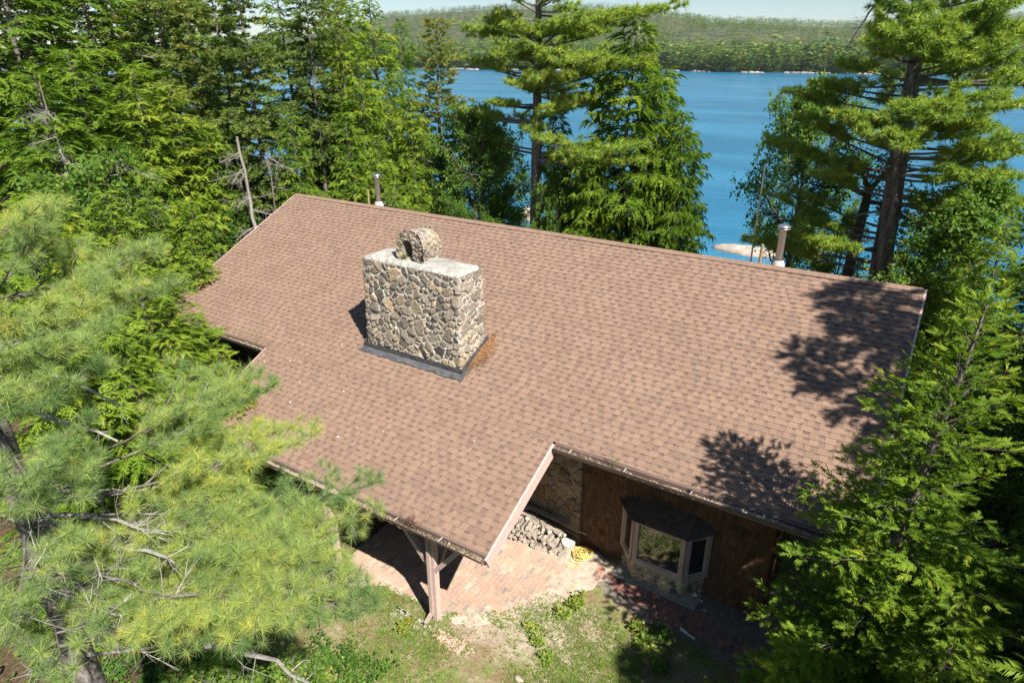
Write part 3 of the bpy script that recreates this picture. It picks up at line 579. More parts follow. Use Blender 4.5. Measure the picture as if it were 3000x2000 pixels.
for i in range(26):
    x = r.normal(7.6, 1.7); d = r.normal(6.0, .7); 
    if not XA+.1 < x < XB-.2 or (CX0-.2 < x < CX1+.2 and d < 5.4): continue
    p = roofpt(x, d, .03); g.box(p, (r.uniform(.015, .04), r.uniform(.01, .025), .01), Euler((TH, 0, r.uniform(0, 3))).to_matrix())
tag(g.build('paint_flakes', M['white']), 'small white flakes scattered on the roof below the chimney', 'flakes', kind='stuff')
# ---- walls
def walls():
    g = Geo(); zt = RZ-T*4.3-.2
    for x0, x1, y0, y1 in ((1.6, 18.46, WY+.02, WY+.18), (1.6, 18.46, 5.4, 5.56)): g.box(((x0+x1)/2, (y0+y1)/2, zt/2-.1), (x1-x0, y1-y0, zt+.2), col=.4)
    for x in (1.68, 18.38):
        n = 12; ys_ = np.linspace(WY+.2, 5.4, n); 
        for a, b_ in zip(ys_[:-1], ys_[1:]): g.box((x, (a+b_)/2, (RZ-T*max(abs(a), abs(b_))-.22)/2), (.16, b_-a, RZ-T*max(abs(a), abs(b_))-.22), col=.4)
    return g
walls().build('wall', M['boards'], house)
g = Geo()
for a in np.arange(5.5, 9.5, .2): g.box((a+.1, -7.2, 1.35), (.192, .06, 2.7), col=rng.uniform(.2, .9))
for a in np.arange(-7.2, -4.4, .2): g.box((5.45, a+.1, 1.5), (.06, .192, 3.0), col=rng.uniform(.2, .9)); g.box((9.55, a+.1, 1.5), (.06, .192, 3.0), col=rng.uniform(.2, .9))
for a in np.arange(2, 5.3, .2): g.box((a+.1, -4.36, 2.0), (.19, .05, 4.0), col=rng.uniform(.2, .9))
tag(g.build('wall', M['boards'], house), 'dark vertical board wall under the porch roof')
# cedar shakes
def shakes(P0, U3, N3, wid, hgt, seed, topf=None, x0=0.):
    r = np.random.default_rng(seed); g = Geo(); e = .18; P0 = np.array(P0, float); U3 = np.array(U3, float); N3 = np.array(N3, float); Z3 = np.array([0, 0, 1.]); k = 0
    while k*e < hgt:
        x = 0.; z = k*e
        while x < wid-.01:
            w_ = min(r.uniform(.05, .15), wid-x); bz = z+r.normal(0, .006)
            if topf is None or z < topf(x):
                a = x+.003; b_ = x+w_-.003; q = lambda x_, z_, n_: P0+U3*x_+Z3*z_+N3*n_; t_ = .022+r.uniform(0, .008); c = np.clip(r.normal(.55, .12), 0, 1)
                g.add([q(a, bz, t_), q(b_, bz, t_), q(b_, bz+e+.03, .004), q(a, bz+e+.03, .004), q(a, bz, 0), q(b_, bz, 0)], [[0, 1, 2, 3], [4, 5, 1, 0]], c)
                g.add([q(b_, bz, t_), q(b_, bz, 0), q(b_, bz+e, 0), q(b_, bz+e, .006)], [[0, 1, 2, 3]], 0.)
                g.add([q(a, bz, 0), q(a, bz, t_), q(a, bz+e, .006), q(a, bz+e, 0)], [[0, 1, 2, 3]], 0.)
            x += w_
        k += 1
    return g
sw = shakes((14.12, WY, 0), (1, 0, 0), (0, -1, 0), 4.38, 4.25, 5).build('wall', M['shake'], house); tag(sw, 'brown cedar shake wall under the long eave')
tag(shakes((18.5, WY, 0), (0, 1, 0), (1, 0, 0), 9.7, 6.3, 6, lambda y: RZ-T*abs(WY+y)-.3).build('wall', M['shake'], house), 'cedar shake end wall')
# stone wall section
xs = np.arange(9.6, 14.14, .02); zz = np.arange(-.05, 4.3, .02); P = np.zeros((len(xs)+6, len(zz), 3)); Nn = np.zeros_like(P); P[:len(xs), :, 0] = xs[:, None]; P[:len(xs), :, 1] = WY-.07; Nn[:len(xs), :, 1] = -1
P[len(xs):, :, 0] = 14.14; P[len(xs):, :, 1] = np.linspace(WY-.06, WY+.02, 6)[:, None]; Nn[len(xs):, :, 0] = .5; Nn[len(xs):, :, 1] = -.5; P[..., 2] = zz[None]
g = Geo(); stone_grid(g, P, Nn, 33, (.13, .30), .028, .022); tag(g.build('wall', M['stone_warm'], house, True), 'mortared brown stone wall behind the firewood')
# soffit
g = Geo(); g.box(((XB+18.5)/2+.7, -5.05, 3.62), (LX-XB-.2, 1.5, .02), col=.2)
# porch frame
by = -8.12
g = Geo(); g.box(((XA+.3+XB-.12)/2, by, 2.40), (XB-XA-.45, .15, .22), col=.4); g.build('beam', M['trim'], house)

for yb in (-7.1, -6.0, -5.0):
    g = Geo(); g.beam((9.7, yb, 2.45), (XB-1.3, yb, 2.45), .09, .16, col=.3); g.build('rafter', M['trim'], house)
PX = 12.62
g = Geo(); g.box((PX+.03, by+.02, 1.145), (.125, .14, 2.29), col=.8); post = g.build('post', M['trim'], house); tag(post, 'square porch post with the downspout on its face')
for x0 in (5.5, 9.62):
    g = Geo(); g.box((x0, by+.02, 1.145), (.18, .17, 2.29), col=.7); g.build('post', M['trim'], house)
g = Geo(); g.beam((PX-.04, by+.02, 1.42), (PX-.80, by+.02, 2.30), .10, .13, (0, 1, 0), col=.6); g.build('brace', M['trim'], house)
g = Geo(); g.beam((PX+.10, by+.02, 1.42), (PX+.80, by+.02, 2.30), .10, .13, (0, 1, 0), col=.65); g.build('brace', M['trim'], house)
g = Geo(); g.beam((PX+.03, by+.1, 1.42), (PX+.03, by+.85, 2.34), .11, .15, (1, 0, 0), col=.4); g.build('brace', M['trim'], house)
g = Geo(); y = by-.085; xd = PX-.02
def dspout(g, a, b_, w_=.07, d_=.052):
    a = np.array(a, float); b_ = np.array(b_, float); z_ = nrm(b_-a); xx = np.array([1., 0, 0]); yy_ = nrm(np.cross(z_, xx)); k = 28; V = []
    for c in (a, b_):
        for i in range(k):
            t_ = i/k*4; s = t_ % 1; side = int(t_); cr = .006*math.cos(s*2*math.pi*2.5)
            q = [(-w_/2+w_*s, -d_/2-cr), (w_/2+cr, -d_/2+d_*s), (w_/2-w_*s, d_/2+cr), (-w_/2-cr, d_/2-d_*s)][side]; V.append(c+xx*q[0]+yy_*q[1])
    g.add(V, [[i, (i+1) % k, k+(i+1) % k, k+i] for i in range(k)], .55)
dspout(g, (xd, -D2-.10, 2.50), (xd, y+.01, 2.36)); dspout(g, (xd, y, 2.40), (xd, y, .24)); dspout(g, (xd, y, .26), (xd-.07, y-.14, .05)); g.build('downspout', M['trim'], gm[2])
# stove pipes
def pipe(x, y, ztop, lbl):
    zr = RZ-T*abs(y); g = Geo(); g.lathe([(.085, zr-.1), (.085, ztop-.16), (.10, ztop-.15), (.10, ztop-.12)], (x, y, 0), 20); g.lathe([(.089, zr+.42), (.089, zr+.445)], (x, y, 0), 20); o = tag(g.build('stovepipe', M['steel'], house, True), lbl)
    g = Geo(); g.lathe([(.15, ztop-.085), (.165, ztop-.065), (.12, ztop-.03), (.05, ztop-.008), (0, ztop)], (x, y, 0), 24); g.lathe([(0, ztop-.08), (.15, ztop-.085)], (x, y, 0), 24); g.build('cap', M['steel'], o, True)
    g = Geo(); g.lathe([(.09, ztop-.14), (.15, ztop-.125), (.15, ztop-.105), (.09, ztop-.115)], (x, y, 0), 24); g.build('cap_ring', M['steel'], o, True)
    g = Geo(); g.lathe([(.115, zr+.30), (.165, zr+.17), (.165, zr+.10), (.155, zr-.1)], (x, y, 0), 20, .6); g.build('collar', M['bracket'], o, True)
    for sg in (-1, 1):
        g = Geo(); g.tube([(x+sg*.08, y, ztop-.12), (x+sg*.1, y, ztop-.07)], .006, 4); g.build('strut', M['steel'], o)
pipe(3.50, .62, 7.46, 'stovepipe with round cap at the left end of the ridge'); pipe(16.83, .62, 7.41, 'stovepipe with round cap near the right end of the ridge')
for x, zt in ((3.03, 6.87), (16.40, 6.84)):
    g = Geo(); g.tube([(x, .62, 5.9), (x, .62, zt)], .038, 12); g.build('vent_pipe', M['copper'], house, True)
# ---- bay window
BF = [(15.24, WY), (15.68, -4.74), (16.86, -4.74), (17.26, WY)]
bay = None
def edge_frame(g, a, b_, z0, z1, t_=.075, dpt=.06, c=.72, mull=True):
    a = np.array([*a, 0.]); b_ = np.array([*b_, 0.]); d = nrm(b_-a); off = np.array([d[1], -d[0], 0])*.02
    for z in (z0+t_/2, z1-t_/2): g.beam(a+off+[0, 0, z], b_+off+[0, 0, z], dpt, t_, col=c)
    for p in (a+d*t_*.55, b_-d*t_*.55): g.box(p+off+[0, 0, (z0+z1)/2], (t_, dpt, z1-z0-2*t_), np.stack([d, np.cross([0, 0, 1], d), [0, 0, 1]], 1), c)
g = Geo(); edge_frame(g, BF[1], BF[2], .54, 1.74, .10); edge_frame(g, BF[0], BF[1], .54, 1.74, .085); edge_frame(g, BF[2], BF[3], .54, 1.74, .085)
g.prism([(15.22, WY), (15.67, -4.76), (16.87, -4.76), (17.28, WY)], .50, .545, .8); g.prism([(15.22, WY), (15.67, -4.75), (16.87, -4.75), (17.28, WY)], 1.735, 1.765, .6)
bay = g.build('bay_window', M['trim'], house); tag(bay, 'projecting bay window with painted frame on a stone base')
for a, b_ in ((0, 1), (1, 2), (2, 3)):
    p, q = np.array([*BF[a], 0.]), np.array([*BF[b_], 0.]); d = nrm(q-p); p = p+d*.09; q = q-d*.09; g = Geo(); nI = np.array([-d[1], d[0], 0])*.012
    g.beam(p+nI+[0, 0, 1.14], q+nI+[0, 0, 1.14], .012, 1.0, col=.5); g.build('glass', M['glass'], bay)
    g = Geo(); nO = np.array([d[1], -d[0], 0])*.006
    for z in (.655, 1.625): g.beam(p+nO+[0, 0, z], q+nO+[0, 0, z], .03, .028, col=1)
    for e_ in (p+d*.012, q-d*.012): g.box(e_+nO+[0, 0, 1.14], (.028, .03, .96), np.stack([d, np.cross([0, 0, 1], d), [0, 0, 1]], 1), 1)
    g.build('sash', M['trim'], bay)
# bay stone base
pts = [(15.27, WY), (15.70, -4.71), (16.84, -4.71), (17.23, WY)]; st = .016; line = []; nn_ = []
for a, b_ in zip(pts[:-1], pts[1:]):
    a = np.array(a); b_ = np.array(b_); L = np.linalg.norm(b_-a); d = (b_-a)/L
    for s in np.arange(0, L, st): line.append(a+d*s); nn_.append((d[1], -d[0]))
line.append(np.array(pts[-1])); nn_.append(nn_[-1]); line = np.array(line); nn_ = np.array(nn_); zz = np.arange(.0, .51, .016); P = np.zeros((len(line), len(zz), 3)); P[..., 0] = line[:, 0][:, None]; P[..., 1] = line[:, 1][:, None]; P[..., 2] = zz
Nn = np.zeros_like(P); Nn[..., 0] = nn_[:, 0][:, None]; Nn[..., 1] = nn_[:, 1][:, None]; g = Geo(); stone_grid(g, P, Nn, 41, (.09, .2), .012, .016); g.build('stone_base', M['stone_pale'], bay, True)
g = Geo(); g.prism([(15.26, WY-.03), (15.26, -4.86), (17.25, -4.88), (17.25, WY-.03)], -.05, .035, .95); g.build('slab', M['concrete'], bay)
# bay roof with shakes
rw = [(15.62, WY, 2.04), (16.90, WY, 2.04)]; re = [(15.08, WY, 1.76), (15.62, -4.90, 1.76), (16.92, -4.90, 1.76), (17.40, WY, 1.76)]
g = Geo(); r = np.random.default_rng(8)
def shface(A, B, Cc, Dd, rows=3):   # A,B top ; Dd,Cc bottom
    A, B, Cc, Dd = map(np.array, (A, B, Cc, Dd)); n_ = nrm(np.cross(B-A+(Cc-Dd), Dd-A+(Cc-B))); n_ = n_ if n_[2] > 0 else -n_
    for k in range(rows):
        v0, v1 = k/rows, (k+1)/rows; x = 0.; L = np.linalg.norm((Dd+(A-Dd)*(1-v1))-(Cc+(B-Cc)*(1-v1)))
        while x < 1-1e-3:
            xe = min(1, x+r.uniform(.08, .15)/max(L, .1)); q = lambda u, v, h: (A+(B-A)*u)*(1-v)+(Dd+(Cc-Dd)*u)*v+n_*h; m_ = .004/max(L, .1)
            g.add([q(x+m_, v0, .006), q(xe-m_, v0, .006), q(xe-m_, v1, .024), q(x+m_, v1, .024), q(xe-m_, v1, 0), q(x+m_, v1, 0)], [[0, 1, 2, 3], [3, 2, 4, 5]], r.uniform(.0, .3)); x = xe
    g.add([A, B, Cc, Dd], [[0, 1, 2, 3]], 0.)
shface(rw[0], rw[1], re[2], re[1], 4); shface(rw[0], np.array(rw[0])+[.001, 0, 0], re[1], re[0], 4); shface(rw[1], np.array(rw[1])+[.001, 0, 0], re[3], re[2], 4)
g.add([(*p[:2], p[2]-.003) for p in re], [[0, 1, 2, 3]], .2)
g.build('bay_roof', M['roof_wood'] if 0 else tinted('dark_shake', [(0, (.12, .09, .072)), (1, (.32, .235, .185))], .9, 25, .3, .3, .004), bay)
# ================================================================ YARD
def inpoly(P, poly):
    x, y = P[:, 0], P[:, 1]; c = np.zeros(len(P), bool); n = len(poly)
    for i in range(n):
        x1, y1 = poly[i]; x2, y2 = poly[(i+1) % n]; k = ((y1 > y) != (y2 > y)) & (x < (x2-x1)*(y-y1)/(y2-y1+1e-12)+x1); c ^= k
    return c
def pxpoly(L): return np.array([atz(*p)[:2] for p in L])
patio = np.concatenate([pxpoly([(1660, 1640), (1665, 1665), (1625, 1705), (1545, 1765), (1480, 1790), (1380, 1795), (1290, 1795), (1210, 1750), (1120, 1710)]), [(9.7, -8.9), (9.6, -4.4), (14.05, -4.4)]])
path = pxpoly([(1755, 1645), (1793, 1684), (2030, 1792), (2120, 1850), (2230, 1905), (2330, 1975), (2300, 2010), (2180, 1940), (1985, 1835), (1830, 1752), (1740, 1690)])
def bricks(poly, seed, drop=.0, rad_=.22):
    r = np.random.default_rng(seed); g = Geo(); lo = poly.min(0); hi = poly.max(0); bw, bl, gp = .093, .200, .016
    P = []; 
    for i, x in enumerate(np.arange(lo[0], hi[0], bw+gp)):
        for y in np.arange(lo[1]-(i % 2)*(bl+gp)/2, hi[1], bl+gp): P.append((x, y))
    P = np.array(P); ed = P+r.normal(0, .07, P.shape); P = P[inpoly(ed, poly) & (r.random(len(P)) > drop)]
    for x, y in P:
        if r.random() < .03: continue
        a = r.normal(0, .02); edge = sum(inpoly(np.array([[x+rad_*math.cos(q), y+rad_*math.sin(q)] for q in range(6)]), poly))/6.; h = .014+r.normal(0, .002)-(.0 if edge > .9 else (1-edge)*.016*r.uniform(.3, 1.3))-.008*max(0, math.sin(x*2.3+y*1.7)+math.sin(x*5.1-y*3.3)-1.3); g.box((x, y, h-.02), (bw*r.uniform(.93, 1), bl*r.uniform(.94, 1), .04), [[math.cos(a), -math.sin(a), 0], [math.sin(a), math.cos(a), 0], [0, 0, 1]], np.clip(r.normal(.5, .24), 0, 1))
    return g
tag(bricks(patio, 1).build('brick_patio', M['brick']), kind='structure')
M['brick_dark'] = tinted('shaded_brick', [(0, (.13, .10, .09)), (.35, (.24, .14, .11)), (.65, (.38, .17, .125)), (1, (.46, .23, .17))], .92, 20, .25, .4, .006)  # darker copy of the paving brick, shade put into its colour
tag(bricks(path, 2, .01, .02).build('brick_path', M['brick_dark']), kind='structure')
# sand bed sheets
m, t, b = mat('sand_bed'); t.links.new(ramp(t, [(.3, (.26, .20, .15)), (.5, (.44, .36, .28)), (.7, (.58, .50, .41))], noise(t, 3.5, 8, rough=.8)), b.inputs['Base Color']); b.inputs['Roughness'].default_value = .95; bump(t, b, noise(t, 50, 5, rough=.8), .7, .02)
def sheet(name, poly, z, jit, seed, grow=.0):
    r = np.random.default_rng(seed); c = poly.mean(0); P = []
    for i in range(len(poly)):
        a, b_ = poly[i], poly[(i+1) % len(poly)]
        for u in np.linspace(0, 1, max(2, int(np.linalg.norm(b_-a)/.12)), endpoint=False):
            p = a+(b_-a)*u; P.append(c+(p-c)*(1+grow)+r.normal(0, jit, 2))
    P = np.array(P); g = Geo(); n = len(P); V = [(c[0], c[1], z+.002)]+[(p[0], p[1], z) for p in P]+[(c[0]+(p[0]-c[0])*1.03, c[1]+(p[1]-c[1])*1.03, -.03) for p in P]
    g.add(V, [[0, 1+i, 1+(i+1) % n] for i in range(n)], .5); g.add(V, [[1+i, 1+n+i, 1+n+(i+1) % n, 1+(i+1) % n] for i in range(n)], .5); return tag(g.build(name, m), kind='structure')
sheet('sand_bed', patio, .004, .03, 3, .02); sheet('gravel', pxpoly([(1650, 1600), (1730, 1605), (1800, 1650), (1795, 1690), (1760, 1700), (1720, 1730), (1660, 1745), (1600, 1780), (1530, 1800), (1440, 1830), (1330, 1830), (1320, 1800), (1480, 1775), (1560, 1735), (1640, 1670)]), .006, .035, 4)
m, t, b = mat('dark_gravel'); t.links.new(ramp(t, [(.3, (.09, .075, .06)), (.5, (.19, .165, .14)), (.7, (.33, .29, .25))], noise(t, 12, 8, rough=.8)), b.inputs['Base Color']); b.inputs['Roughness'].default_value = .95; bump(t, b, noise(t, 40, 6, rough=.8), .8, .02)
sheet('gravel', np.concatenate([pxpoly([(1745, 1640), (1800, 1660)]), [(15.3, -4.35), (18.6, -4.35), (19.6, -6.2)], pxpoly([(2300, 2000), (2150, 1960), (1960, 1860), (1810, 1765), (1730, 1700)])]), .001, .03, 5)
# ---- firewood
log_grp = 'logs in the firewood pile'
def log_unit(seed, split):
    r = np.random.default_rng(seed); e = empty('log', (0, 0, 0)); k = 12; L = .44
    th = np.arange(k)/k*2*math.pi; rad = 1+.10*np.sin(th*2+seed)+r.normal(0, .05, k)
    if split: th = np.concatenate([np.linspace(-1.0, 1.0, 8), [math.pi*.85, -math.pi*.85+2*math.pi]]); rad = np.array([1]*8+[.25, .25]); k = 10
    ys_ = np.linspace(-L/2, L/2, 5); V = np.array([[(rad[i]*math.cos(th[i])*.07*(1+.03*math.sin(y*9+i)), y, rad[i]*math.sin(th[i])*.07) for i in range(k)] for y in ys_])
    g = Geo(); F = [[a*k+i, a*k+(i+1) % k, (a+1)*k+(i+1) % k, (a+1)*k+i] for a in range(4) for i in range(k)]; g.add(V.reshape(-1, 3), F, np.clip(r.normal(.5, .2, k*5), 0, 1)); g.build('bark', M['log'], e)
    for q, y in ((0, -.001), (4, .001)):
        g = Geo(); c = V[q].mean(0)+[0, y*3, 0]; Vv = np.concatenate([[c], c+(V[q]-c)*.5, V[q]+[0, y, 0]]); n = k
        g.add(Vv, [[0, 1+i, 1+(i+1) % n] for i in range(n)]+[[1+i, 1+n+i, 1+n+(i+1) % n] for i in range(n)]+[[1+i, 1+n+(i+1) % n, 1+(i+1) % n] for i in range(n)], np.concatenate([[.35], np.full(n, .6), np.full(n, .85)])); g.build('cut_end', M['cut'], e)
    return e
units = [log_unit(i, i % 3 == 2) for i in range(6)]; r = np.random.default_rng(50); nlog = 0
def put_log(x, y, z, s, rot, label, grp=log_grp):
    global nlog
    u = units[nlog % 6] if nlog >= 6 else units[nlog]; e = u if nlog < 6 else copy_tree(u); nlog += 1
    e.location = (x, y, z); e.rotation_euler = rot; e.scale = (s, r.uniform(.85, 1.1), s); tag(e, label, 'log', grp)
ORD = 'first second third fourth fifth sixth seventh eighth ninth tenth eleventh twelfth thirteenth fourteenth fifteenth sixteenth seventeenth eighteenth nineteenth twentieth'.split(); kk = 0
y0 = -4.98; row = 0; zc = .0
for row in range(5):
    kk = -1; x = 12.35+.05*row; xe = 13.92-.05*row-max(0, row-2)*.12
    while x < xe:
        s = r.uniform(.75, 1.2)*(1.12 if row == 0 else .85); x += .07*s; sl = (x-12.35)*.13
        kk += 1
        put_log(x, y0+sl+r.uniform(-.06, .04), .075+row*.118+r.uniform(-.012, .012), s, (r.normal(0, .05), r.uniform(0, 6.28), r.normal(.05, .08)), '%s log from the left in the %s row of the firewood stack' % (ORD[kk], ['bottom', 'second lowest', 'middle', 'second highest', 'top'][row]))
        x += .07*s
for i in range(16):
    x = 12.35+i*.092+r.uniform(0, .05); put_log(x, r.uniform(-4.95, -4.65), .62+r.uniform(-.03, .08)-max(0, x-13.3)*.25, r.uniform(.5, .85), (r.normal(0, .15), r.uniform(0, 6.28), r.normal(.9, .5)), '%s loose weathered log from the left lying askew on the firewood' % ORD[i], 'loose logs on the firewood')
def plank(a, b_, w_, h, c, label, up=(0, 0, 1)):
    g = Geo(); a = np.array(a); b_ = np.array(b_); g.beam((0, 0, 0), b_-a, w_, h, up, c); o = g.build('plank', M['plank']); o.location = a; return tag(o, label, 'plank')
plank((12.3, -4.62, .80), (13.9, -4.46, .60), .14, .035, .75, 'long pale tan plank across the top of the firewood')
plank((12.75, -4.75, .72), (14.25, -4.62, .52), .05, .03, .05, 'thin dark plank sticking out past the firewood')
plank((12.95, -4.62, .70), (14.42, -4.52, .55), .022, .022, .6, 'thin pale stick resting beside the dark plank')
plank((12.35, -4.9, .55), (12.45, -4.5, .95), .16, .03, .1, 'short grey plank leaning up at the left of the firewood', (1, 0, 0))
plank((12.55, -5.0, .72), (12.85, -4.6, .78), .09, .025, .95, 'short bright yellow plank on the firewood')
# chopping block at the pile's right end
e = empty('tree_stump', (14.02, -4.72, 0), 'pale rough block of wood at the right end of the firewood', 'stump')
g = Geo(); r2 = np.random.default_rng(5); k = 16; th = np.arange(k)/k*6.283; rad = .17*(1+.15*np.sin(th*3)+r2.normal(0, .05, k)); V = np.array([[(rad[i]*math.cos(th[i])*f, rad[i]*math.sin(th[i])*f, z) for i in range(k)] for z, f in ((0, 1.15), (.1, 1), (.30, .96))])
g.add(V.reshape(-1, 3), [[a*k+i, a*k+(i+1) % k, (a+1)*k+(i+1) % k, (a+1)*k+i] for a in range(2) for i in range(k)], .8); g.build('bark', M['log'], e)
g = Geo(); g.add(np.concatenate([[[0, 0, .31]], V[2]]), [[0, 1+i, 1+(i+1) % k] for i in range(k)], np.concatenate([[.6], np.full(k, .9)])); g.build('cut_end', M['cut'], e)
# rope
r = np.random.default_rng(9); c0 = atz(1705, 1628); g = Geo(); pts = []
for i in range(620):
    a = i*.115; rr_ = .15+.075*math.sin(i*.037)+.03*math.sin(i*.21); pts.append((rr_*math.cos(a)+.03*math.sin(i*.05), rr_*math.sin(a)*.9+.02*math.cos(i*.083), .03+.00015*i+.03*abs(math.sin(i*.31))))
for i in range(90):
    a = i*.14; pts.append((pts[-1][0]*.985+.006*math.cos(a)*3, -.12-.0045*i+.05*math.sin(a), .02))
g.tube(pts, .0095, 4, .6+.3*np.sin(np.arange(len(pts)*4)*.5)); o = g.build('rope', M['rope']); o.location = (c0[0], c0[1], .01); tag(o, 'tangled yellow rope coil on the ground beside the firewood', 'rope')
def stone(px, py, s, mt, label, seed, cat='stone', flat=.6, z=0., name='stone'):
    r = np.random.default_rng(seed); nu, nv = 14, 9; u = np.linspace(0, 2*math.pi, nu+1); v = np.linspace(-.4*math.pi, .5*math.pi, nv); U_, V_ = np.meshgrid(u, v, indexing='ij'); ph = r.uniform(0, 6, 4)
    rr_ = 1+.14*np.sin(U_*2+ph[0])+.1*np.sin(U_*3+V_*2+ph[1])+.06*np.sin(U_*5+V_*4+ph[2]); P = np.stack([rr_*np.cos(U_)*np.cos(V_)*s[0], rr_*np.sin(U_)*np.cos(V_)*s[1], rr_*np.sin(V_)*s[2]], -1); P[-1] = P[0]
    g = Geo(); g.grid(P, np.clip(.45+.4*P[..., 2]/s[2]+r.normal(0, .03, P.shape[:2]), 0, 1)); o = g.build(name, mt, smooth=True); p = atz(px, py, z); o.location = (p[0], p[1], z+s[2]*.25); return tag(o, label, cat)
stone(1742, 1625, (.11, .08, .07), M['rock'], 'small grey stone against the shake wall by the rope', 2)
stone(2193, 1818, (.19, .14, .07), M['darkstone'], 'smooth dark round stone on the ground by the house corner', 3)
stone(2185, 1792, (.07, .05, .04), M['rock'], 'little pale stone above the dark round one', 6)
stone(1520, 1990, (.1, .07, .05), M['rock'], 'half buried pale stone in the weedy lawn', 8)
o = stone(2185, 738, (2.5, 1.3, .5), M['rock'], 'long pale boulder breaking the water beyond the right stovepipe', 12, 'boulder', z=-3., name='boulder'); o.location.z = -3.05
o = stone(1545, 640, (1.3, 1.2, .9), M['rock'], 'pale shore boulder seen behind the tall middle pine trunk', 13, 'boulder', z=-3., name='boulder'); o.location.z = -2.9
# white scraps, pipe of gravel
p = atz(2015, 1858); g = Geo(); g.add([(-.19, .03, .012), (.17, -.05, .012), (.19, -.07, .03), (-.17, .07, .05), (-.19, .03, .0), (.17, -.05, .0)], [[0, 1, 2, 3], [4, 5, 1, 0]], .5); g.box((0, 0, .012), (.33, .05, .02), Euler((0, 0, -.25)).to_matrix()); o = g.build('plastic_scrap', M['white']); o.location = (p[0], p[1], 0); tag(o, 'white pointed plastic scrap lying on the shaded path edge', 'scrap')
g = Geo(); r = np.random.default_rng(77); a = atz(1158, 1778); b_ = atz(1258, 1838)
for i in range(70):
    u = r.random(); q = a+(b_-a)*u+np.array([r.normal(0, .018), r.normal(0, .018), 0]); g.box((q[0], q[1], .012), (r.uniform(.03, .09), r.uniform(.015, .04), .02), Euler((0, 0, -.55+r.normal(0, .2))).to_matrix(), r.uniform(.5, 1))
for i in range(30):
    u = r.random(); q = a+(b_-a)*u+np.array([r.normal(.03, .02), r.normal(-.17, .03), 0]); g.box((q[0], q[1], .01), (r.uniform(.02, .07), r.uniform(.015, .03), .02), Euler((0, 0, -.55+r.normal(0, .3))).to_matrix(), r.uniform(.2, 1))
tag(g.build('stone_edging', M['bracket']), 'pale stone chips edging the lawn left of the downspout', 'edging', kind='stuff')
g = Geo()
for c_, n, sp in ((atz(1295, 1862), 60, .11), (atz(1345, 1893), 70, .13), (atz(1310, 1880), 30, .1)):
    for i in range(n): q = c_+r.normal(0, sp, 3)*[1, .6, 0]; g.box((q[0], q[1], .006), (r.uniform(.02, .08), r.uniform(.02, .06), r.uniform(.008, .02)), Euler((0, 0, r.uniform(0, 3))).to_matrix(), r.uniform(0, 1))
tag(g.build('brick_rubble', M['pinkclay']), 'pinkish crumbled brick patch below the downspout', 'rubble', kind='stuff')
# debris on roof behind the chimney
g = Geo(); r = np.random.default_rng(61); Vs = []; Cs = []
for i in range(1500):
    a = r.uniform(-.5, .95); rr_ = abs(r.normal(0, .26)); x = CX1+.05+rr_*.8; d = 4.35+r.normal(0, .42)*(1-rr_*1.2); 
    if x > CX1+.46 or d < 3.6 or d > 5.1: continue
    h = .07*max(0, 1-rr_*2.2)*max(0, 1-abs(d-4.3)*1.3)*r.random()+.022; p = roofpt(x, d, h); dd = nrm(r.normal(0, 1, 3)*[1, 1, .2])*.05; s = nrm(np.cross(dd, [0, 0, 1]))*.006; Vs += [p-s, p+s, p+dd]; Cs += [r.uniform(0, 1)]*3
g.add(Vs, np.arange(len(Vs)).reshape(-1, 3), Cs); M['duff'] = tinted('needle_litter', [(0, (.10, .05, .025)), (.5, (.25, .13, .06)), (1, (.42, .26, .13))], .9, 40, .3, 0); tag(g.build('needle_litter', M['duff']), 'brown pine needle drift against the right side of the chimney', 'litter', kind='stuff')
g = Geo(); U_, V_ = np.meshgrid(np.linspace(0, 1, 14), np.linspace(0, 1, 14), indexing='ij'); P = np.array([[roofpt(CX1+.03+u*.34*math.sin(math.pi*(.15+.8*v)), 3.75+v*1.1, .012+.055*(1-u)*math.sin(math.pi*v)) for v in V_[0]] for u in U_[:, 0]]); g.grid(P, .35+.3*np.random.default_rng(1).random((14, 14))); tag(g.build('needle_litter', M['duff'], smooth=True), 'brown packed litter mound beside the chimney flank', 'litter', kind='stuff')
# ---- ground cover
def cover(name, n, region, kit, mt, size, z0, seed, label, dens=None, tint=.5, up=.3):
    r = np.random.default_rng(seed); P = r.uniform(region[0], region[1], (n*3, 2)); k = np.ones(len(P), bool)
    nz = .5+.25*(np.sin(P[:, 0]*1.3+P[:, 1]*.9)+np.sin(P[:, 0]*2.9-P[:, 1]*2.3+1)+.6*np.sin(P[:, 0]*5.7+P[:, 1]*6.1)); k &= r.random(len(P)) < (dens(P, nz) if dens else 1)
    P = P[k][:n]; P3 = np.stack([P[:, 0], P[:, 1], gh(P[:, 0], P[:, 1])+z0], 1); a = r.uniform(0, 6.28, len(P)); F = np.stack([np.cos(a), np.sin(a), np.full(len(P), up)], 1)
    g = Geo(); scatter(g, kit, P3, F, np.array([0, 0, 1.])+r.normal(0, .3, (len(P), 3)), size*r.uniform(.5, 1.3, len(P)), tint+r.normal(0, .12, len(P)), r); return tag(g.build(name, mt), label, name.replace('_', ' '), kind='stuff')
KIT['blade'] = [kit_tuft(90+i, 9, 1, .14) for i in range(4)]; KIT['clover'] = [kit_leaves(95+i, 6, .5, .7) for i in range(5)]
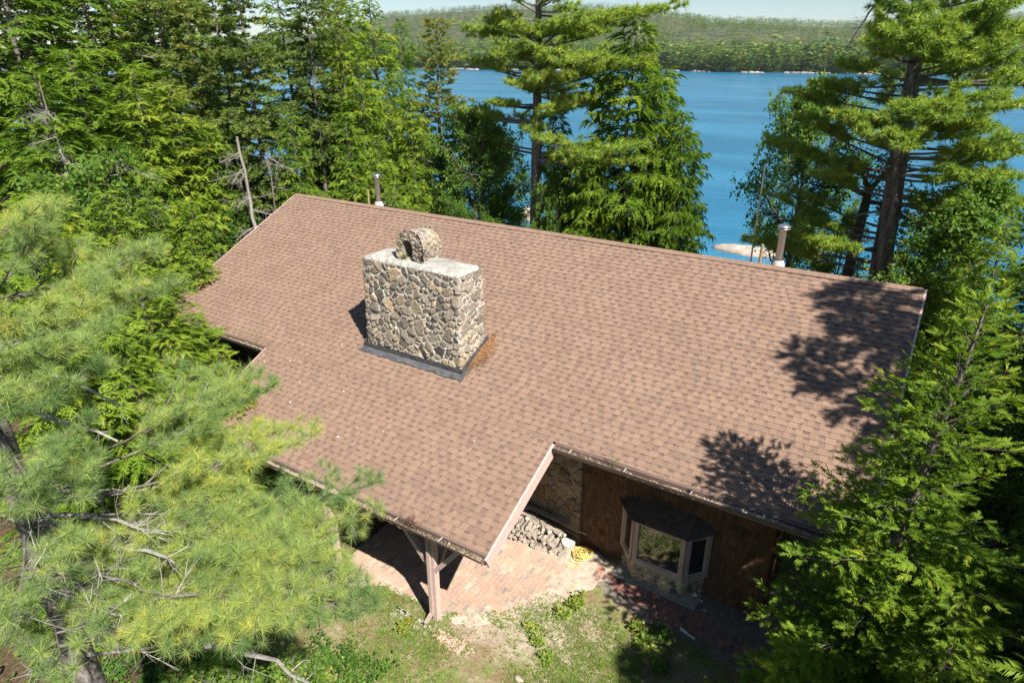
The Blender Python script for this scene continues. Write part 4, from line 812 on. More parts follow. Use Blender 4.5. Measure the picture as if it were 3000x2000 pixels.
def d_lawn(P, nz):
    k = np.ones(len(P)); k[inpoly(P, patio*1.0)] = .0; k[inpoly(P, path)] = .02; k[(P[:, 1] > WY) & (P[:, 0] < 18.5)] = 0; 
    edge = np.clip((-6.1-P[:, 1]+.25*(P[:, 0]-14))*1.3, .03, 1); bare = ((P[:, 0]-14.2)**2/.25+(P[:, 1]+8.75)**2/.12 < 1) | ((P[:, 0]-13.6)**2/.5+(P[:, 1]+7.9)**2/.12 < 1)
    return k*edge*np.clip(nz*1.5-.1, .15, 1)*np.where(bare, .12, 1)
reg = ((9, -14.5), (20.5, -4.6))
cover('lawn_weeds', 36000, reg, 'clover', M['f_weed'], .07, .015, 1, 'low yellow green weeds and clover over the patchy lawn', d_lawn, .40)
cover('dry_grass', 12000, reg, 'blade', M['f_straw'], .07, .0, 2, 'dry straw coloured grass between the weeds', d_lawn, .5, 1.0)
cover('green_grass', 8000, reg, 'blade', M['f_weed'], .07, .0, 3, 'thin green grass blades across the yard', d_lawn, .3, 1.2)
def d_wood(P, nz): k = ((P[:, 0] < 9.5) & (P[:, 1] < -8.5)) | (P[:, 0] < 0) | (P[:, 0] > 20.2) | (P[:, 1] > 8.5) | (P[:, 1] < -14); return k*np.clip(nz*1.3, .1, 1)
cover('undergrowth', 9000, ((-30, -26), (42, 26)), 'leaf', M['f_maple'], .5, .12, 4, 'low leafy undergrowth on the forest floor', d_wood, .42)
cover('undergrowth', 5200, ((7.5, -19), (15.6, -9.6)), 'leaf', M['f_maple'], .28, .10, 14, 'shaded leafy seedlings under the near pine', lambda P, nz: np.clip(nz*1.6, 0, 1)*((P[:, 0] < 12.6) | (P[:, 1] < -12.6)), .3)
cover('fallen_leaves', 2500, ((7.5, -19), (15.6, -10)), 'clover', M['f_red'], .09, .02, 15, 'red and brown fallen leaves under the near pine', lambda P, nz: np.clip(nz*1.6, 0, 1), .6)
def plant(px, py, n, h, s, mt, label, seed, kit='leaf', z=0., P0=None, cat='weed', name='weed', tint=.5, spread=.5, wood=None):
    r = np.random.default_rng(seed); p = atz(px, py, z) if P0 is None else np.array(P0); e = empty(name, tuple(p), label, cat); g = Geo(); gf = Geo(); P = []; D = []
    for i in range(n):
        a = r.uniform(0, 6.28); l = h*r.uniform(.6, 1.1); d = np.array([math.cos(a)*spread*r.random(), math.sin(a)*spread*r.random(), 1.]); e_ = d*l; g.tube([(0, 0, 0), e_*.5+r.normal(0, .01, 3), e_], [.006, .005, .002], 4, .5, False)
        for u in (.45, .7, 1): P.append(e_*u); D.append(r.normal(0, 1, 3)*[1, 1, .2])
    P = np.array(P); scatter(gf, kit, P, np.array(D), np.array([0, 0, 1.])+r.normal(0, .2, (len(P), 3)), s*r.uniform(.7, 1.2, len(P)), tint+r.normal(0, .1, len(P)), r)
    g.build('stem', wood or M['f_straw'], e); gf.build('foliage', mt, e); return e
KIT['bigleaf'] = [kit_leaves(97+i, 7, .55, .75) for i in range(5)]
plant(1690, 1772, 12, .20, .17, M['f_maple'], 'bright leafy weed clump at the sunny lawn edge below the rope', 1, 'bigleaf', tint=.85, spread=1.3)
plant(1650, 1800, 8, .15, .14, M['f_weed'], 'yellowish weed clump left of the bright leafy one', 2, 'bigleaf', tint=.55, spread=1.3)
plant(1860, 1845, 5, .26, .15, M['f_maple'], 'tall single green sprig lit by the sun in the shade edge', 3, 'bigleaf', tint=.85, spread=.4)
plant(1885, 1885, 9, .14, .17, M['f_maple'], 'bright green low weed half in shade beside the path', 4, 'bigleaf', tint=.8, spread=1.5)
plant(1940, 1865, 10, .18, .16, M['f_maple'], 'dark green weed patch in the shade by the brick path', 5, 'bigleaf', tint=.4, spread=1.6)
plant(1575, 1880, 10, .14, .13, M['f_weed'], 'low weed clump in the middle of the lawn', 6, 'bigleaf', tint=.35, spread=1.6)
plant(1600, 1935, 10, .12, .12, M['f_weed'], 'low weed clump near the bottom edge of the lawn', 7, 'bigleaf', tint=.4, spread=1.6)
plant(1190, 1840, 10, .16, .13, M['f_maple'], 'fresh green weed left of the downspout foot', 8, 'bigleaf', tint=.8, spread=1.5)
plant(1560, 1840, 8, .12, .12, M['f_weed'], 'small weed clump on the bare soil edge', 17, 'bigleaf', tint=.6, spread=1.5)
plant(1930, 1960, 9, .15, .14, M['f_maple'], 'shaded green weed at the bottom of the yard', 19, 'bigleaf', tint=.45, spread=1.5)
# plants in the gutters
def sprig(P0, n, h, label, seed, dry=True, name='gutter_weed'):
    r = np.random.default_rng(seed); e = empty(name, tuple(P0), label, 'weed'); g = Geo(); gf = Geo(); P = []
    for i in range(n):
        d = nrm(np.array([r.normal(0, .35), r.normal(0, .25), 1]))*h*r.uniform(.5, 1.1); b0 = np.array([r.normal(0, .06 if dry else .01), 0, 0]); g.tube([b0, b0+d*.5, b0+d+r.normal(0, .02, 3)], [.004, .003, .0015], 3, r.uniform(.3, .9), False)
        for u in (.5, .7, .85, 1): P.append(b0+d*u+r.normal(0, .015, 3))
        if dry:
            for _ in range(3): u = r.uniform(.3, 1); g.tube([b0+d*u, b0+d*u+r.normal(0, .05, 3)], [.002, .001], 3, r.uniform(.2, .9), False)
    P = np.array(P); scatter(gf, 'clover', P, r.normal(0, 1, P.shape), np.array([0, 0, 1.])+r.normal(0, .4, P.shape), np.full(len(P), .035 if dry else .06), (.75 if dry else .7)+r.normal(0, .15, len(P)), r)
    g.build('stem', M['debris' if dry else 'f_straw'], e); gf.build('foliage', M['f_red' if dry else 'f_maple'], e)
zg = RZ-T*D2-.09; zg1 = RZ-T*D1-.09
p = atY(1215, 1530, -D2-.1); sprig((p[0], -D2-.1, zg), 16, .42, 'dry brown weed tuft standing in the porch gutter', 1)
p = atY(1190, 1505, -D2-.1); sprig((p[0], -D2-.1, zg), 9, .30, 'thin reddish weed in the porch gutter left of the brown tuft', 2)
p = atY(1102, 1478, -D2-.1); sprig((p[0], -D2-.1, zg), 4, .40, 'tall dark sprig at the left end of the visible porch gutter', 3, False)
p = atY(1800, 1360, -D1-.1); sprig((p[0], -D1-.1, zg1), 3, .28, 'small yellow green sprig in the long eave gutter', 4, False)
p = atY(1708, 1322, -D1-.1); sprig((p[0], -D1-.1, zg1), 3, .16, 'tiny reddish sprig near the start of the long gutter', 5)
p = atY(743, 998, -D1-.1); sprig((p[0], -D1-.1, zg1), 4, .55, 'green leafy sprig growing from the short left gutter', 6, False)
p = atY(600, 955, -D1-.1); sprig((p[0], -D1-.1, zg1), 4, .5, 'dark leafed sprig in the gutter by the hemlock', 7, False)
sprig((hx-.16, hy0-.0, hz+.03), 5, .13, 'small green plant growing in the arched chimney hood', 8, False, 'hood_weed')
# mast behind the house
a = atY(2200, 760, 9.); b_ = atY(2236, 478, 9.); g = Geo(); g.tube([(0, 0, 0), (0, 0, b_[2]-float(gh(a[0], 9.)))], [.035, .028], 10); o = g.build('metal_mast', M['steel'], smooth=True); o.location = (a[0], 9., float(gh(a[0], 9.))); tag(o, 'thin grey metal mast standing between the house and the lake', 'mast')
# ================================================================ TREES
def atr(x, y, r): return CAM+ray(x, y)*r
protos = {}
def proto(k):
    if k in protos: return protos[k]
    sd_ = int(k[-1]) if k[-1].isdigit() else 0; b_ = k.rstrip('0123456789')
    if b_ == 'hem': t_ = conifer(100+sd_, H=12, lo=.5, Rm=3.5, nb=150, kit='spray_far', size=.50, step=.21, droop=.38, e0=.12, mat_f='f_hemlock', tint=.52, dead=.09, ragged=.3, top=.7)
    elif b_ == 'hemnear': t_ = conifer(110+sd_, H=8, lo=.3, Rm=2.7, nb=130, kit='spray', size=.31, step=.13, droop=.32, e0=.15, mat_f='f_hemlock', tint=.56, ragged=.35, top=.7, dens=1.1)
    elif b_ == 'spr': t_ = conifer(120+sd_, H=15, lo=1.0, Rm=3.0, nb=160, kit='bush', size=.50, step=.19, droop=.28, e0=.05, mat_f='f_spruce', tint=.5, dead=.40, ragged=.4, gaps=.2, top=.6, dens=.95)
    elif b_ == 'fir': t_ = conifer(130+sd_, H=13, lo=1.2, Rm=2.6, nb=135, kit='bush', size=.46, step=.19, droop=.15, e0=.15, mat_f='f_spruce', tint=.72, dead=.12, ragged=.4, gaps=.25, top=.7)
    elif b_ == 'ced': t_ = conifer(140+sd_, H=13, lo=.6, Rm=3.7, nb=165, kit='droop', size=.52, step=.2, droop=.32, e0=.22, mat_f='f_cedar', tint=.5, ragged=.4, gaps=.12, top=.62, tipbright=.1, flatU=.4)
    elif b_ == 'map': t_ = broadleaf(150+sd_, H=9, lo=1.2, Rm=3.2, n1=14, n2=16, size=.48, density=1.6)
    elif b_ == 'mapo': t_ = broadleaf(160+sd_, H=11, lo=4., Rm=3.0, n1=9, n2=9, size=.36, density=1.4, tint=.35, trunk_r=.17)
    protos[k] = t_; t_['used'] = 0; return t_
HN = dict(hem=12, hemnear=8, spr=15, fir=13, ced=13, map=9, mapo=11)
names = dict(hem='hemlock_tree', hemnear='hemlock_tree', spr='spruce_tree', fir='fir_tree', ced='cedar_tree', map='maple_tree', mapo='maple_tree')
def tree(k, pos, H, label, rz=0., grp=None, wide=1.):
    t_ = proto(k); b_ = k.rstrip('0123456789'); e = t_ if not t_['used'] else copy_tree(t_); t_['used'] = 1
    s = H/HN[b_]; x, y = pos; e.name = names[b_]; e.location = (x, y, float(gh(x, y))-.05); e.rotation_euler = (0, 0, rz); e.scale = (s*wide, s*wide, s)
    if 'used' in e.keys() and e is not t_: del e['used']
    return tag(e, label, names[b_].replace('_', ' '), grp)
def tpx(k, px, D, label, top=None, H=None, rz=0., wide=1., grp=None):
    p = atd(px, 100 if top is None else top, D)
    if H is None: H = p[2]-float(gh(p[0], p[1]))
    return tree(k, (p[0], p[1]), H, label, rz, grp, wide)
GF = 'tall trees in the wood left of the cottage'
# ---- far left wood
wl = [('spr1', -160, 40, None, 17, 0, 1.1, 'tall spruce beyond the upper left corner'),
 ('hem1', 40, 38, None, 17, 1, 1.15, 'tall green hemlock in the upper left corner'),
 ('spr2', 150, 44, None, 16.5, 2, 1.1, 'ragged spruce with grey dead twigs right of the corner hemlock'),
 ('hem2', 270, 40, None, 16.5, .5, 1.1, 'broad hemlock crown second from the upper left corner'),
 ('fir1', 380, 46, None, 15, 3, 1.3, 'thin topped fir showing sky through its branches, upper left'),
 ('spr3', 470, 42, None, 17, 4, 1.1, 'dense olive spruce left of the bare stemmed pair'),
 ('spr1', 560, 36, None, 15.5, 1.9, 1.0, 'spruce with bare grey upper stem, left of the dark spruce'),
 ('spr2', 640, 33, None, 14.5, 5, 1.0, 'spruce with pale bare lower trunk above the left roof corner'),
 ('spr3', 715, 31, None, 14.5, 2.2, .95, 'dark leaning spruce edge against the blue lake gap'),
 ('hem3', 90, 29, 210, None, 0, 1.2, 'yellow green hemlock at the left picture edge'),
 ('hem1', 210, 30, 150, None, 2.5, 1.1, 'mid green hemlock with hanging grey dead boughs in front'),
 ('map1', 250, 25, 400, None, 0, 1.0, 'leafy bright maple between the left hemlocks'),
 ('hem2', 380, 30, 190, None, 4, 1.05, 'full hemlock below the sky gap on the left'),
 ('hem3', 500, 30, 250, None, 3, 1.0, 'rounded hemlock midway to the roof corner'),
 ('hem1', 590, 30, 360, None, 5, .95, 'lower hemlock beside the pale trunks'),
 ('hem2', 120, 21, 560, None, 1.4, 1.1, 'lower hemlock under the leafy maple on the left'),
 ('hem3', 300, 22, 560, None, 3.9, 1.0, 'bright hemlock tier below the left maple'),
 ('hem1', 430, 23.5, 580, None, 5.5, .95, 'bright hemlock tier left of the roof edge'),
 ('hem2', 560, 27, 590, None, .2, .8, 'small hemlock crowded against the left roof corner'),
 ('map2', 470, 24, 690, None, 2, .7, 'low leafy maple beneath the hemlock tiers'),
 ('spr3', 20, 50, None, 18, 0.6, 1.2, 'distant spruce filling the gap behind the corner hemlock'),
 ('hem3', 330, 50, None, 17, 2.6, 1.2, 'distant hemlock behind the fir sky gap'),
 ('hem1', 520, 49, None, 16, 2.9, 1.2, 'distant hemlock behind the bare stemmed spruces'),
 ('map2', 655, 29, 560, None, 1, .7, 'small maple with pale leaves peeking over the left roof corner')]
for k, px, D, top, H, rz, wd, lb in wl: tpx(k, px, D, lb, top, H, rz, wd, GF)
# ---- behind the ridge
GB = 'trees between the ridge and the lake'
bk = [('hem3', 830, 37, None, 15, 1, .75, 'hemlock with its tip at the sky left of the bare thin trunk'), ('hem2', 1010, 42, None, 15, 3, .9, 'far rank hemlock behind the left stovepipe'), ('map1', 1240, 34, 330, None, 2, .6, 'leafy tree in the second rank right of the stovepipe'), ('hem1', 1130, 35, 230, None, .5, .7, 'hemlock of middle height right of the stovepipe'), ('map2', 1460, 36, 330, None, 1, .6, 'leafy tree standing against the water left of the middle pine'), ('spr1', 905, 35, None, 14.5, .4, .9, 'spruce with a thin bare trunk left of the left stovepipe'),
 ('hem1', 985, 36, -10, None, 1.2, .72, 'olive hemlock above the left stovepipe'),
 ('hem3', 1085, 38, -30, None, 2.1, .7, 'tall narrow hemlock top reaching the sky left of the dark fir'),
 ('hem2', 1165, 40, 60, None, 3, .6, 'hemlock spire with yellow tips right of the tallest one'),
 ('fir1', 1275, 36, 60, None, .9, .95, 'dark topped fir with bare grey lower trunk'),
 ('mapo1', 1352, 31, 250, None, 0, 1., 'open branched maple dark against the water'),
 ('hem1', 1010, 29, 330, None, 4.2, .8, 'lower hemlock mass right behind the left stovepipe'),
 ('hem2', 1110, 29, 400, None, 5, .75, 'bright green low hemlock tier behind the ridge'),
 ('hem3', 1215, 29.5, 470, None, 1, .7, 'low hemlock next to the rounded maples'),
 ('hemnear1', 935, 26, 560, None, 1, .7, 'yellowish young hemlock touching the ridge left of the stovepipe'),
 ('hemnear2', 1150, 26.5, 540, None, 2, .9, 'feathery young hemlock just behind the ridge'),
 ('map1', 1320, 28, 545, None, 3, .55, 'light leafed low maple behind the ridge'),
 ('map2', 1420, 28, 585, None, 4, .5, 'second low rounded maple just over the ridge'),
 ('map1', 1470, 31, 520, None, 5, .6, 'shaded maple thicket left of the middle pine'),
 ('map2', 1650, 28, 440, None, 1, .55, 'sunlit maple sapling right of the middle pine trunk'),
 ('map2', 1400, 32, 230, None, 2.5, .7, 'dark leafy tree filling the view of the water left of the middle pine'), ('ced1', 1860, 28, 75, None, .3, 1.03, 'broad feathery cedar with drooping sprays centre right'),
 ('ced2', 1735, 27, 400, None, 2.0, .85, 'lower drooping cedar filling the gap beside the middle pine'),
 ('ced1', 2010, 27.5, 330, None, 4, .75, 'dark shaded cedar edge against the open lake'),
 ('mapo2', 2370, 29, 400, None, 2, .8, 'airy birch like tree overhanging the metal mast'),
 ('map2', 2440, 33, 120, None, 0, .6, 'leafy tree left of the great right pine near the skyline'),
 ('map1', 2520, 30, 560, None, 0, .5, 'shaded leafy tree low behind the right pine trunk'),
 ('spr2', 2760, 28, 560, None, 3.3, .8, 'dark spruce just right of the great pine trunk'),
 ('hem1', 2860, 27, 480, None, 1.1, .9, 'dark green hemlock at the right behind the roof corner'),
 ('map2', 2960, 25, 430, None, 0, .9, 'shaded maple at the right picture edge'),
 ('hem2', 2830, 24, 620, None, 1, .8, 'dark hemlock below the great pine boughs on the right'), ('hem3', 2960, 22.5, 640, None, 2, .8, 'dark hemlock at the right edge level with the roof ridge'), ('spr1', 2700, 31, 560, None, 2, .8, 'shaded spruce close behind the great pine trunk')]
for k, px, D, top, H, rz, wd, lb in bk: tpx(k, px, D, lb, top, H, rz, wd, GB)
for k, px, D, top, H, rz, wd, lb in (('hem3', 1050, 33, 150, None, 2, .75, 'olive hemlock in the second rank above the left stovepipe'), ('hem1', 850, 29.5, 330, None, 4, .7, 'hemlock filling the corner between spruce and ridge'), ('fir2', 960, 40, -20, None, 1, .9, 'fir with yellowed tips in the far rank above the stovepipe'),
   ('map2', 1560, 26.5, 610, None, 2, .35, 'leafy sprout crowding the ridge below the middle pine'), ('ced2', 1640, 30, 330, None, 1, .7, 'cedar right behind the middle pine'), ('ced2', 1950, 29, 200, None, 3, .8, 'cedar top right of the broad one'), ('hem2', 1200, 33, 260, None, 6, .7, 'hemlock between the spire and the dark fir')): tpx(k, px, D, lb, top, H, rz, wd, GB)
def snag(px, D, top, rad, label, seed, n=40):
    r = np.random.default_rng(seed); p = atd(px, top, D); z = float(gh(p[0], p[1])); e = empty('bare_tree', (p[0], p[1], z), label, 'bare tree'); h = p[2]-z; g = Geo(); zs = np.linspace(0, h, 14); g.tube(np.stack([.12*np.sin(zs*.5+seed), .1*np.sin(zs*.4), zs], 1)+r.normal(0, .02, (14, 3)), rad*(1-.6*zs/h), 8, np.clip(.6+r.normal(0, .2, 14*8), 0, 1)); g.build('trunk', M['dead' if rad > .095 else 'bark'], e, True)
    for i in range(n//2):
        g = Geo(); zz = r.uniform(.25, .98)*h; a = r.uniform(0, 6.28); L = r.uniform(.6, 1.9); b0 = np.array([.12*math.sin(zz*.5+seed), .1*math.sin(zz*.4), zz]); dead_twigs(g, b0, b0+np.array([math.cos(a)*L, math.sin(a)*L, -.25*L]), r, 14, .013, .6); g.build('dead_branch', M['dead'], e)
snag(702, 28.5, 400, .12, 'pale bare trunk with broken grey twigs left of the lake gap', 1); snag(655, 29.5, 560, .10, 'short pale bare stem just above the left roof corner', 2, 20); snag(780, 29, 440, .06, 'thin bare pole tree with drooping grey twigs by the lake gap', 3, 40); snag(120, 27.5, 240, .05, 'grey dead tree with tangled twigs near the left picture edge', 4, 60); snag(330, 27, 440, .05, 'grey dead tree amid the bright hemlocks on the left', 5, 48)
# ---- right side of the cottage and beyond the frame (their shade falls on the roof and yard)
GR = 'trees along the right end of the cottage'
for k, pos, H, rz, wd, lb in (('hem3', (22.4, 3.2), 7.6, 0, .9, 'dark hemlock close behind the right roof end'), ('map1', (22.6, -.4), 6.2, 1, .8, 'shaded leafy maple beside the right gable'),
   ('hem2', (23.2, -3.3), 7.0, 2, .8, 'dark hemlock beside the sunlit cedar top'), ('map2', (24.4, 1.5), 9.5, 3, .8, 'tall shaded maple beyond the right gable'),
   ('hem1', (25.6, -4.0), 15.0, 3, .9, 'tall hemlock off the right side shading the roof end'), ('spr2', (26.0, -7.4), 12.3, 1, 1.0, 'spruce off the right side of the yard'),
   ('hem3', (27.5, -1.), 15, 3, .9, 'hemlock deep in the wood on the right'), ('hem2', (25.5, -11.5), 11, 4, .9, 'hemlock off the right front of the yard'),
   ('hemnear1', (22.5, -9.6), 7.2, 2, 1.0, 'deep green hemlock in the lower right corner'), ('hemnear2', (21.2, -7.4), 4.6, 4, 1., 'low hemlock under the sunlit cedar'), ('hemnear1', (22.0, -11.6), 5.6, 5, 1., 'hemlock boughs at the bottom right edge')):
    tree(k, pos, H, lb, rz, GR, wd)
tree('fir1', (24.0, -5.3), 12.8, 'fir off the right side beyond the cedar', 5, GR, .85); tree('map1', (24.8, -8.3), 9.8, 'tall maple off the right side of the yard', 2, GR, .7); tree('hem1', (23.2, -13.2), 9, 'hemlock off the right behind the lens', 2, GR, .9)
tree('hem3', (18.2, -19.6), 9.6, 'unseen hemlock added just behind the lens for shade', 2, GR, .8); tree('spr1', (15.2, -21.5), 12.5, 'unseen spruce added in front of the yard for shade', 2, GR, 1.)  # both trees added out of view to shade the foot of the near pine
tree('hem1', (16.2, -18.9), 7.6, 'unseen hemlock added in front of the yard for shade', 1, GR, .9); tree('hem2', (13.6, -20.3), 9.5, 'unseen hemlock added farther in front of the yard for shade', 3, GR, .9); tree('map2', (10.5, -18.5), 7.5, 'maple in the wood left of the near pine', 3, GR, .9)  # the two hemlocks are added unseen to shade the lower left ground
# sunlit cedar in the right foreground
e = conifer(210, H=8.3, lo=.15, Rm=2.2, nb=235, kit='cedar', size=.22, step=.10, droop=.05, e0=.30, mat_f='f_cedar', tint=.50, ragged=.33, gaps=.18, top=.80, dens=1.25, tipbright=.3, flatU=.5, trunk_r=.11)
e.name = 'cedar_tree'; e.location = (20.45, -6.55, -.05); tag(e, 'sunlit bright green cedar rising over the right roof eave', 'cedar tree', GR)
# ---- hemlocks by the left porch roof
GH = 'hemlocks against the left eaves'
p = atd(500, 900, 17.6); 
tree('hemnear2', (p[0], p[1]), 6.4, 'bright hemlock growing against the short left gutter', .5, GH, .95)
p = atd(655, 1050, 16.2); tree('hemnear1', (p[0], p[1]), 4.5, 'hemlock reaching over the left edge of the porch roof', 2.8, GH, .9)
p = atd(420, 880, 17); tree('hemnear2', (p[0], p[1]), 6.6, 'shaded hemlock behind the near pine boughs', 4, GH, 1.1)
p = atd(300, 800, 14.5); tree('hemnear1', (p[0], p[1]), 6.0, 'dark hemlock deep behind the near pine', 1, GH, 1.1)
p = atd(80, 700, 15); tree('hem1', (p[0], p[1]), 8.6, 'yellow green hemlock at the left edge behind the pine', 1.7, GH, 1.1)
p = atd(560, 700, 22.5); tree('hem3', (p[0], p[1]), 6.0, 'hemlock at the left end of the roof', 2.7, GH, .8)
# ---- hero pines
def make_pine(name, label, base, H, seed, branches, kit, tsz, mat_f, tr=.3, tsp=.12, twsp=.17, spread=1., rad=.06, fill=(), dead=(), tint=.5, lean=(0, 0), deadln=.5, sag=.12, sub=.5, upc=.35, sib=0, sj=.45, s0_=.35):
    r = np.random.default_rng(seed); bz = float(gh(base[0], base[1])); O = np.array([base[0], base[1], bz]); gt = Geo(); gb = Geo(); gf = Geo(); GD = []; Ls = ([], [], [])
    if name and kit == 'tuft_near': branches = [(np.array(t_)+[0, 0, r.normal(0, .22)], z_, s_, dict(o_, t=r.normal(0, .12))) for t_, z_, s_, o_ in branches]
    if sib: branches = [(np.array(t_)+(r.normal(0, sj, 3)*[1, 1, .6] if q else 0), z_+(r.normal(0, .3) if q else 0), s_*(1 if not q else .85), o_) for t_, z_, s_, o_ in branches for q in range(1+sib)]
    ax = lambda z: np.array([lean[0]*z/H, lean[1]*z/H, z])
    zs = np.linspace(0, H, 26); k = 18; th = np.arange(k)/k*6.283
    V = []; C = []
    for z in zs:
        rr_ = tr*(1-z/H)**.75+.02; q = rr_*(1+.07*np.sin(th*5+z*2.1)+.05*np.sin(th*9-z*1.7)+r.normal(0, .02, k)); c = ax(z); V += [(c[0]+q[i]*math.cos(th[i]), c[1]+q[i]*math.sin(th[i]), z) for i in range(k)]; C += list(np.clip(.5+.3*np.sin(th*5+z*2.1)+r.normal(0, .1, k), 0, 1))
    gt.add(V, [[a*k+i, a*k+(i+1) % k, (a+1)*k+(i+1) % k, (a+1)*k+i] for a in range(25) for i in range(k)], C)
    for tip, z0, sp, opt in branches:
        t1 = np.array(tip)-O; a0 = ax(min(z0-bz, H*.97)); pine_branch(gb, Ls, a0, t1, r, rad*opt.get('r', 1), sp, opt.get('sag', sag), opt.get('s0', s0_), tsp, twsp, tint+opt.get('t', 0), sub=sub, upc=upc, droopy=opt.get('dr', 0))
    for z0, z1, n, L0, L1, a0_, a1_ in fill:
        for i in range(n):
            u = (i+.5)/n; z = z0+(z1-z0)*u; L = (L0+(L1-L0)*u)*r.uniform(.75, 1.1); a = R(r.uniform(a0_, a1_)); s_ = ax(z); pine_branch(gb, Ls, s_, s_+np.array([math.cos(a)*L, math.sin(a)*L, L*r.uniform(-.02, .28)+.35*u]), r, rad*.8, spread*min(1, L/2.5), sag, .3, tsp, twsp, tint, sub=sub, upc=upc)
    for d_ in dead:
        a_, b_, n, rd = d_; gd = Geo(); GD.append(gd); dead_twigs(gd, np.array(a_)-O, np.array(b_)-O, r, n, rd, deadln)
    P = np.concatenate(Ls[0]); D = np.concatenate(Ls[1]); C = np.concatenate(Ls[2])
    scatter(gf, kit, P, D, np.array([0, 0, 1.])+r.normal(0, .3, (len(P), 3)), tsz*r.uniform(.8, 1.15, len(P)), C+r.normal(0, .10, len(P)), r); print(name, seed, 'tufts', len(P))
    e = empty(name, tuple(O), label, 'pine tree'); gt.build('trunk', M['pinebark'], e, True); gb.build('limbs', M['bark'], e, True); gf.build('crown', M[mat_f], e)
    for gd in GD: gd.build('dead_branch', M['dead'], e)
    return e
# middle pine
mb = np.array([4.75, 9.3]); by_ = 9.3
def tb(px, py, dy, dz=None, sp=.8, **o):
    p = atY(px, py, by_+dy); L = math.hypot(p[0]-mb[0], p[1]-mb[1]); return (p, p[2]-(L*.18 if dz is None else dz), sp, o)
br = [tb(1905, 425, -1.2, .9, 1.0), tb(1760, 450, -2.0, .8, .9), tb(1545, 375, -2.2, .3, .6), tb(1640, 400, -2.4, .4, .7), tb(1378, 325, -.5, .35, .8), tb(1440, 300, -1.8, .3, .7), tb(1400, 400, 1.0, .4, .6),
      tb(1740, 285, -1, .4, .8), tb(1680, 300, -2.2, .4, .7), tb(1600, 215, -2.6, .5, .9), tb(1680, 215, -2.0, .5, .8), tb(1520, 250, -2.2, .4, .7), tb(1860, 185, -1., .7, .9), tb(1780, 160, -2, .5, .8), tb(1790, 90, -1.2, .5, .9), tb(1700, 60, -2, .5, .9),
      tb(1985, 0, -.5, .9, .85), tb(1850, 45, 0., .7, .7), tb(1355, 85, -.5, .4, .7), tb(1420, 50, -1.5, .4, .8), tb(1440, 150, -1.6, .4, .7), tb(1380, 170, .8, .4, .7), tb(1550, 80, -2.2, .4, .9), tb(1600, -40, -2, .5, 1.), tb(1480, -30, -1.6, .5, .9), tb(1700, -60, 0, .4, .9), tb(1430, -60, 0, .4, .9), tb(1640, 140, -2.4, .4, .8), tb(1500, 150, -2.3, .3, .7)]
dd = [(atY(1560, 395, by_), atY(1662, 445, by_-1), 8, .03), (atY(1553, 250, by_), atY(1590, 225, by_-1), 4, .03), (atY(1552, 470, by_), atY(1500, 500, by_), 6, .015)]
make_pine('pine_tree', 'tall white pine standing mid picture between the ridge and the lake', mb, 17.5, 301, br, 'tuft', .24, 'f_pine', .30, .15, .17, 1.0, .045, sib=2, sj=.38, fill=[(11.5, 16.8, 16, 2.3, .8, 0, 360), (8.6, 12, 10, 2.0, 2.2, 20, 160)], dead=dd, tint=.62, sub=.45)
# great right pine
mb = np.array([18.95, 10.2]); by_ = 10.2
br = [tb(2460, 190, -1, .5, 1.0), tb(2560, 130, -2.5, .5, 1.1), tb(2650, 100, -3.0, .4, 1.2), tb(2760, 120, -3.0, .4, 1.1), tb(2840, 160, -2.2, .5, 1.), tb(2700, 60, -2.6, .4, 1.), tb(2600, 60, -1.5, .4, 1.),
      tb(2305, 265, 0, .9, .9), tb(2380, 240, -1, .6, .8), tb(2248, 398, -.3, 1.3, 1.0), tb(2330, 350, -1, 1., 1.), tb(2420, 330, -1.5, .6, 1.),
      tb(2520, 350, -2.6, .4, 1.1), tb(2620, 350, -3.2, .4, 1.2), tb(2700, 320, -3.4, .3, 1.2), tb(2790, 310, -3.1, .4, 1.2), tb(2870, 360, -2.4, .5, 1.1), tb(2650, 400, -3.6, .4, 1.), 
      tb(2290, 540, -.6, 1.3, .9), tb(2380, 510, -1.4, .8, .9), tb(2450, 470, -1.8, .5, .8), tb(2180, 695, -1.3, .9, .9), tb(2300, 680, -1.8, .7, 1.), tb(2400, 720, -1.8, .3, .9), tb(2340, 640, -1, .6, .8),
      tb(2960, 130, -1.4, .4, 1.1), tb(3020, 90, 0, .4, 1.), tb(2930, 60, -1.5, .4, 1.), tb(3010, 420, -.8, .4, 1.), tb(2940, 450, -1.8, .5, 1.), tb(2850, 520, -2.0, .5, 1.), tb(2960, 590, -1.4, .4, 1.1), tb(2870, 620, -2.0, .3, 1.), tb(3060, 250, -1.5, -.1, 1., s0=.6, r=2.), tb(3050, 600, 0, .4, 1.1), tb(2990, 520, -1, .3, 1.)]
dd = [(atY(2590, 618, by_), atY(2505, 635, by_-.8), 3, .06), (atY(2650, 555, by_), atY(2800, 590, by_-.5), 8, .06), (atY(2560, 20, by_-1), atY(2480, 150, by_-1), 30, .03), (atY(2690, 270, by_), atY(2740, 260, by_-1), 6, .03), (atY(2640, 480, by_), atY(2740, 500, by_-.6), 6, .025)]
make_pine('pine_tree', 'great white pine with thick grey trunk behind the right roof corner', mb, 18, 302, br, 'tuft', .25, 'f_pine', .40, .14, .16, 1.15, .050, sib=1, sj=.4, s0_=.42, fill=[(13.2, 17.2, 18, 3.2, 1., 0, 360), (9.0, 13, 10, 2.6, 2.8, 20, 130), (7.5, 13.5, 12, 3.6, 3.4, -50, 25)], dead=dd, tint=.72, lean=(-1.0, 0.), sub=.5)
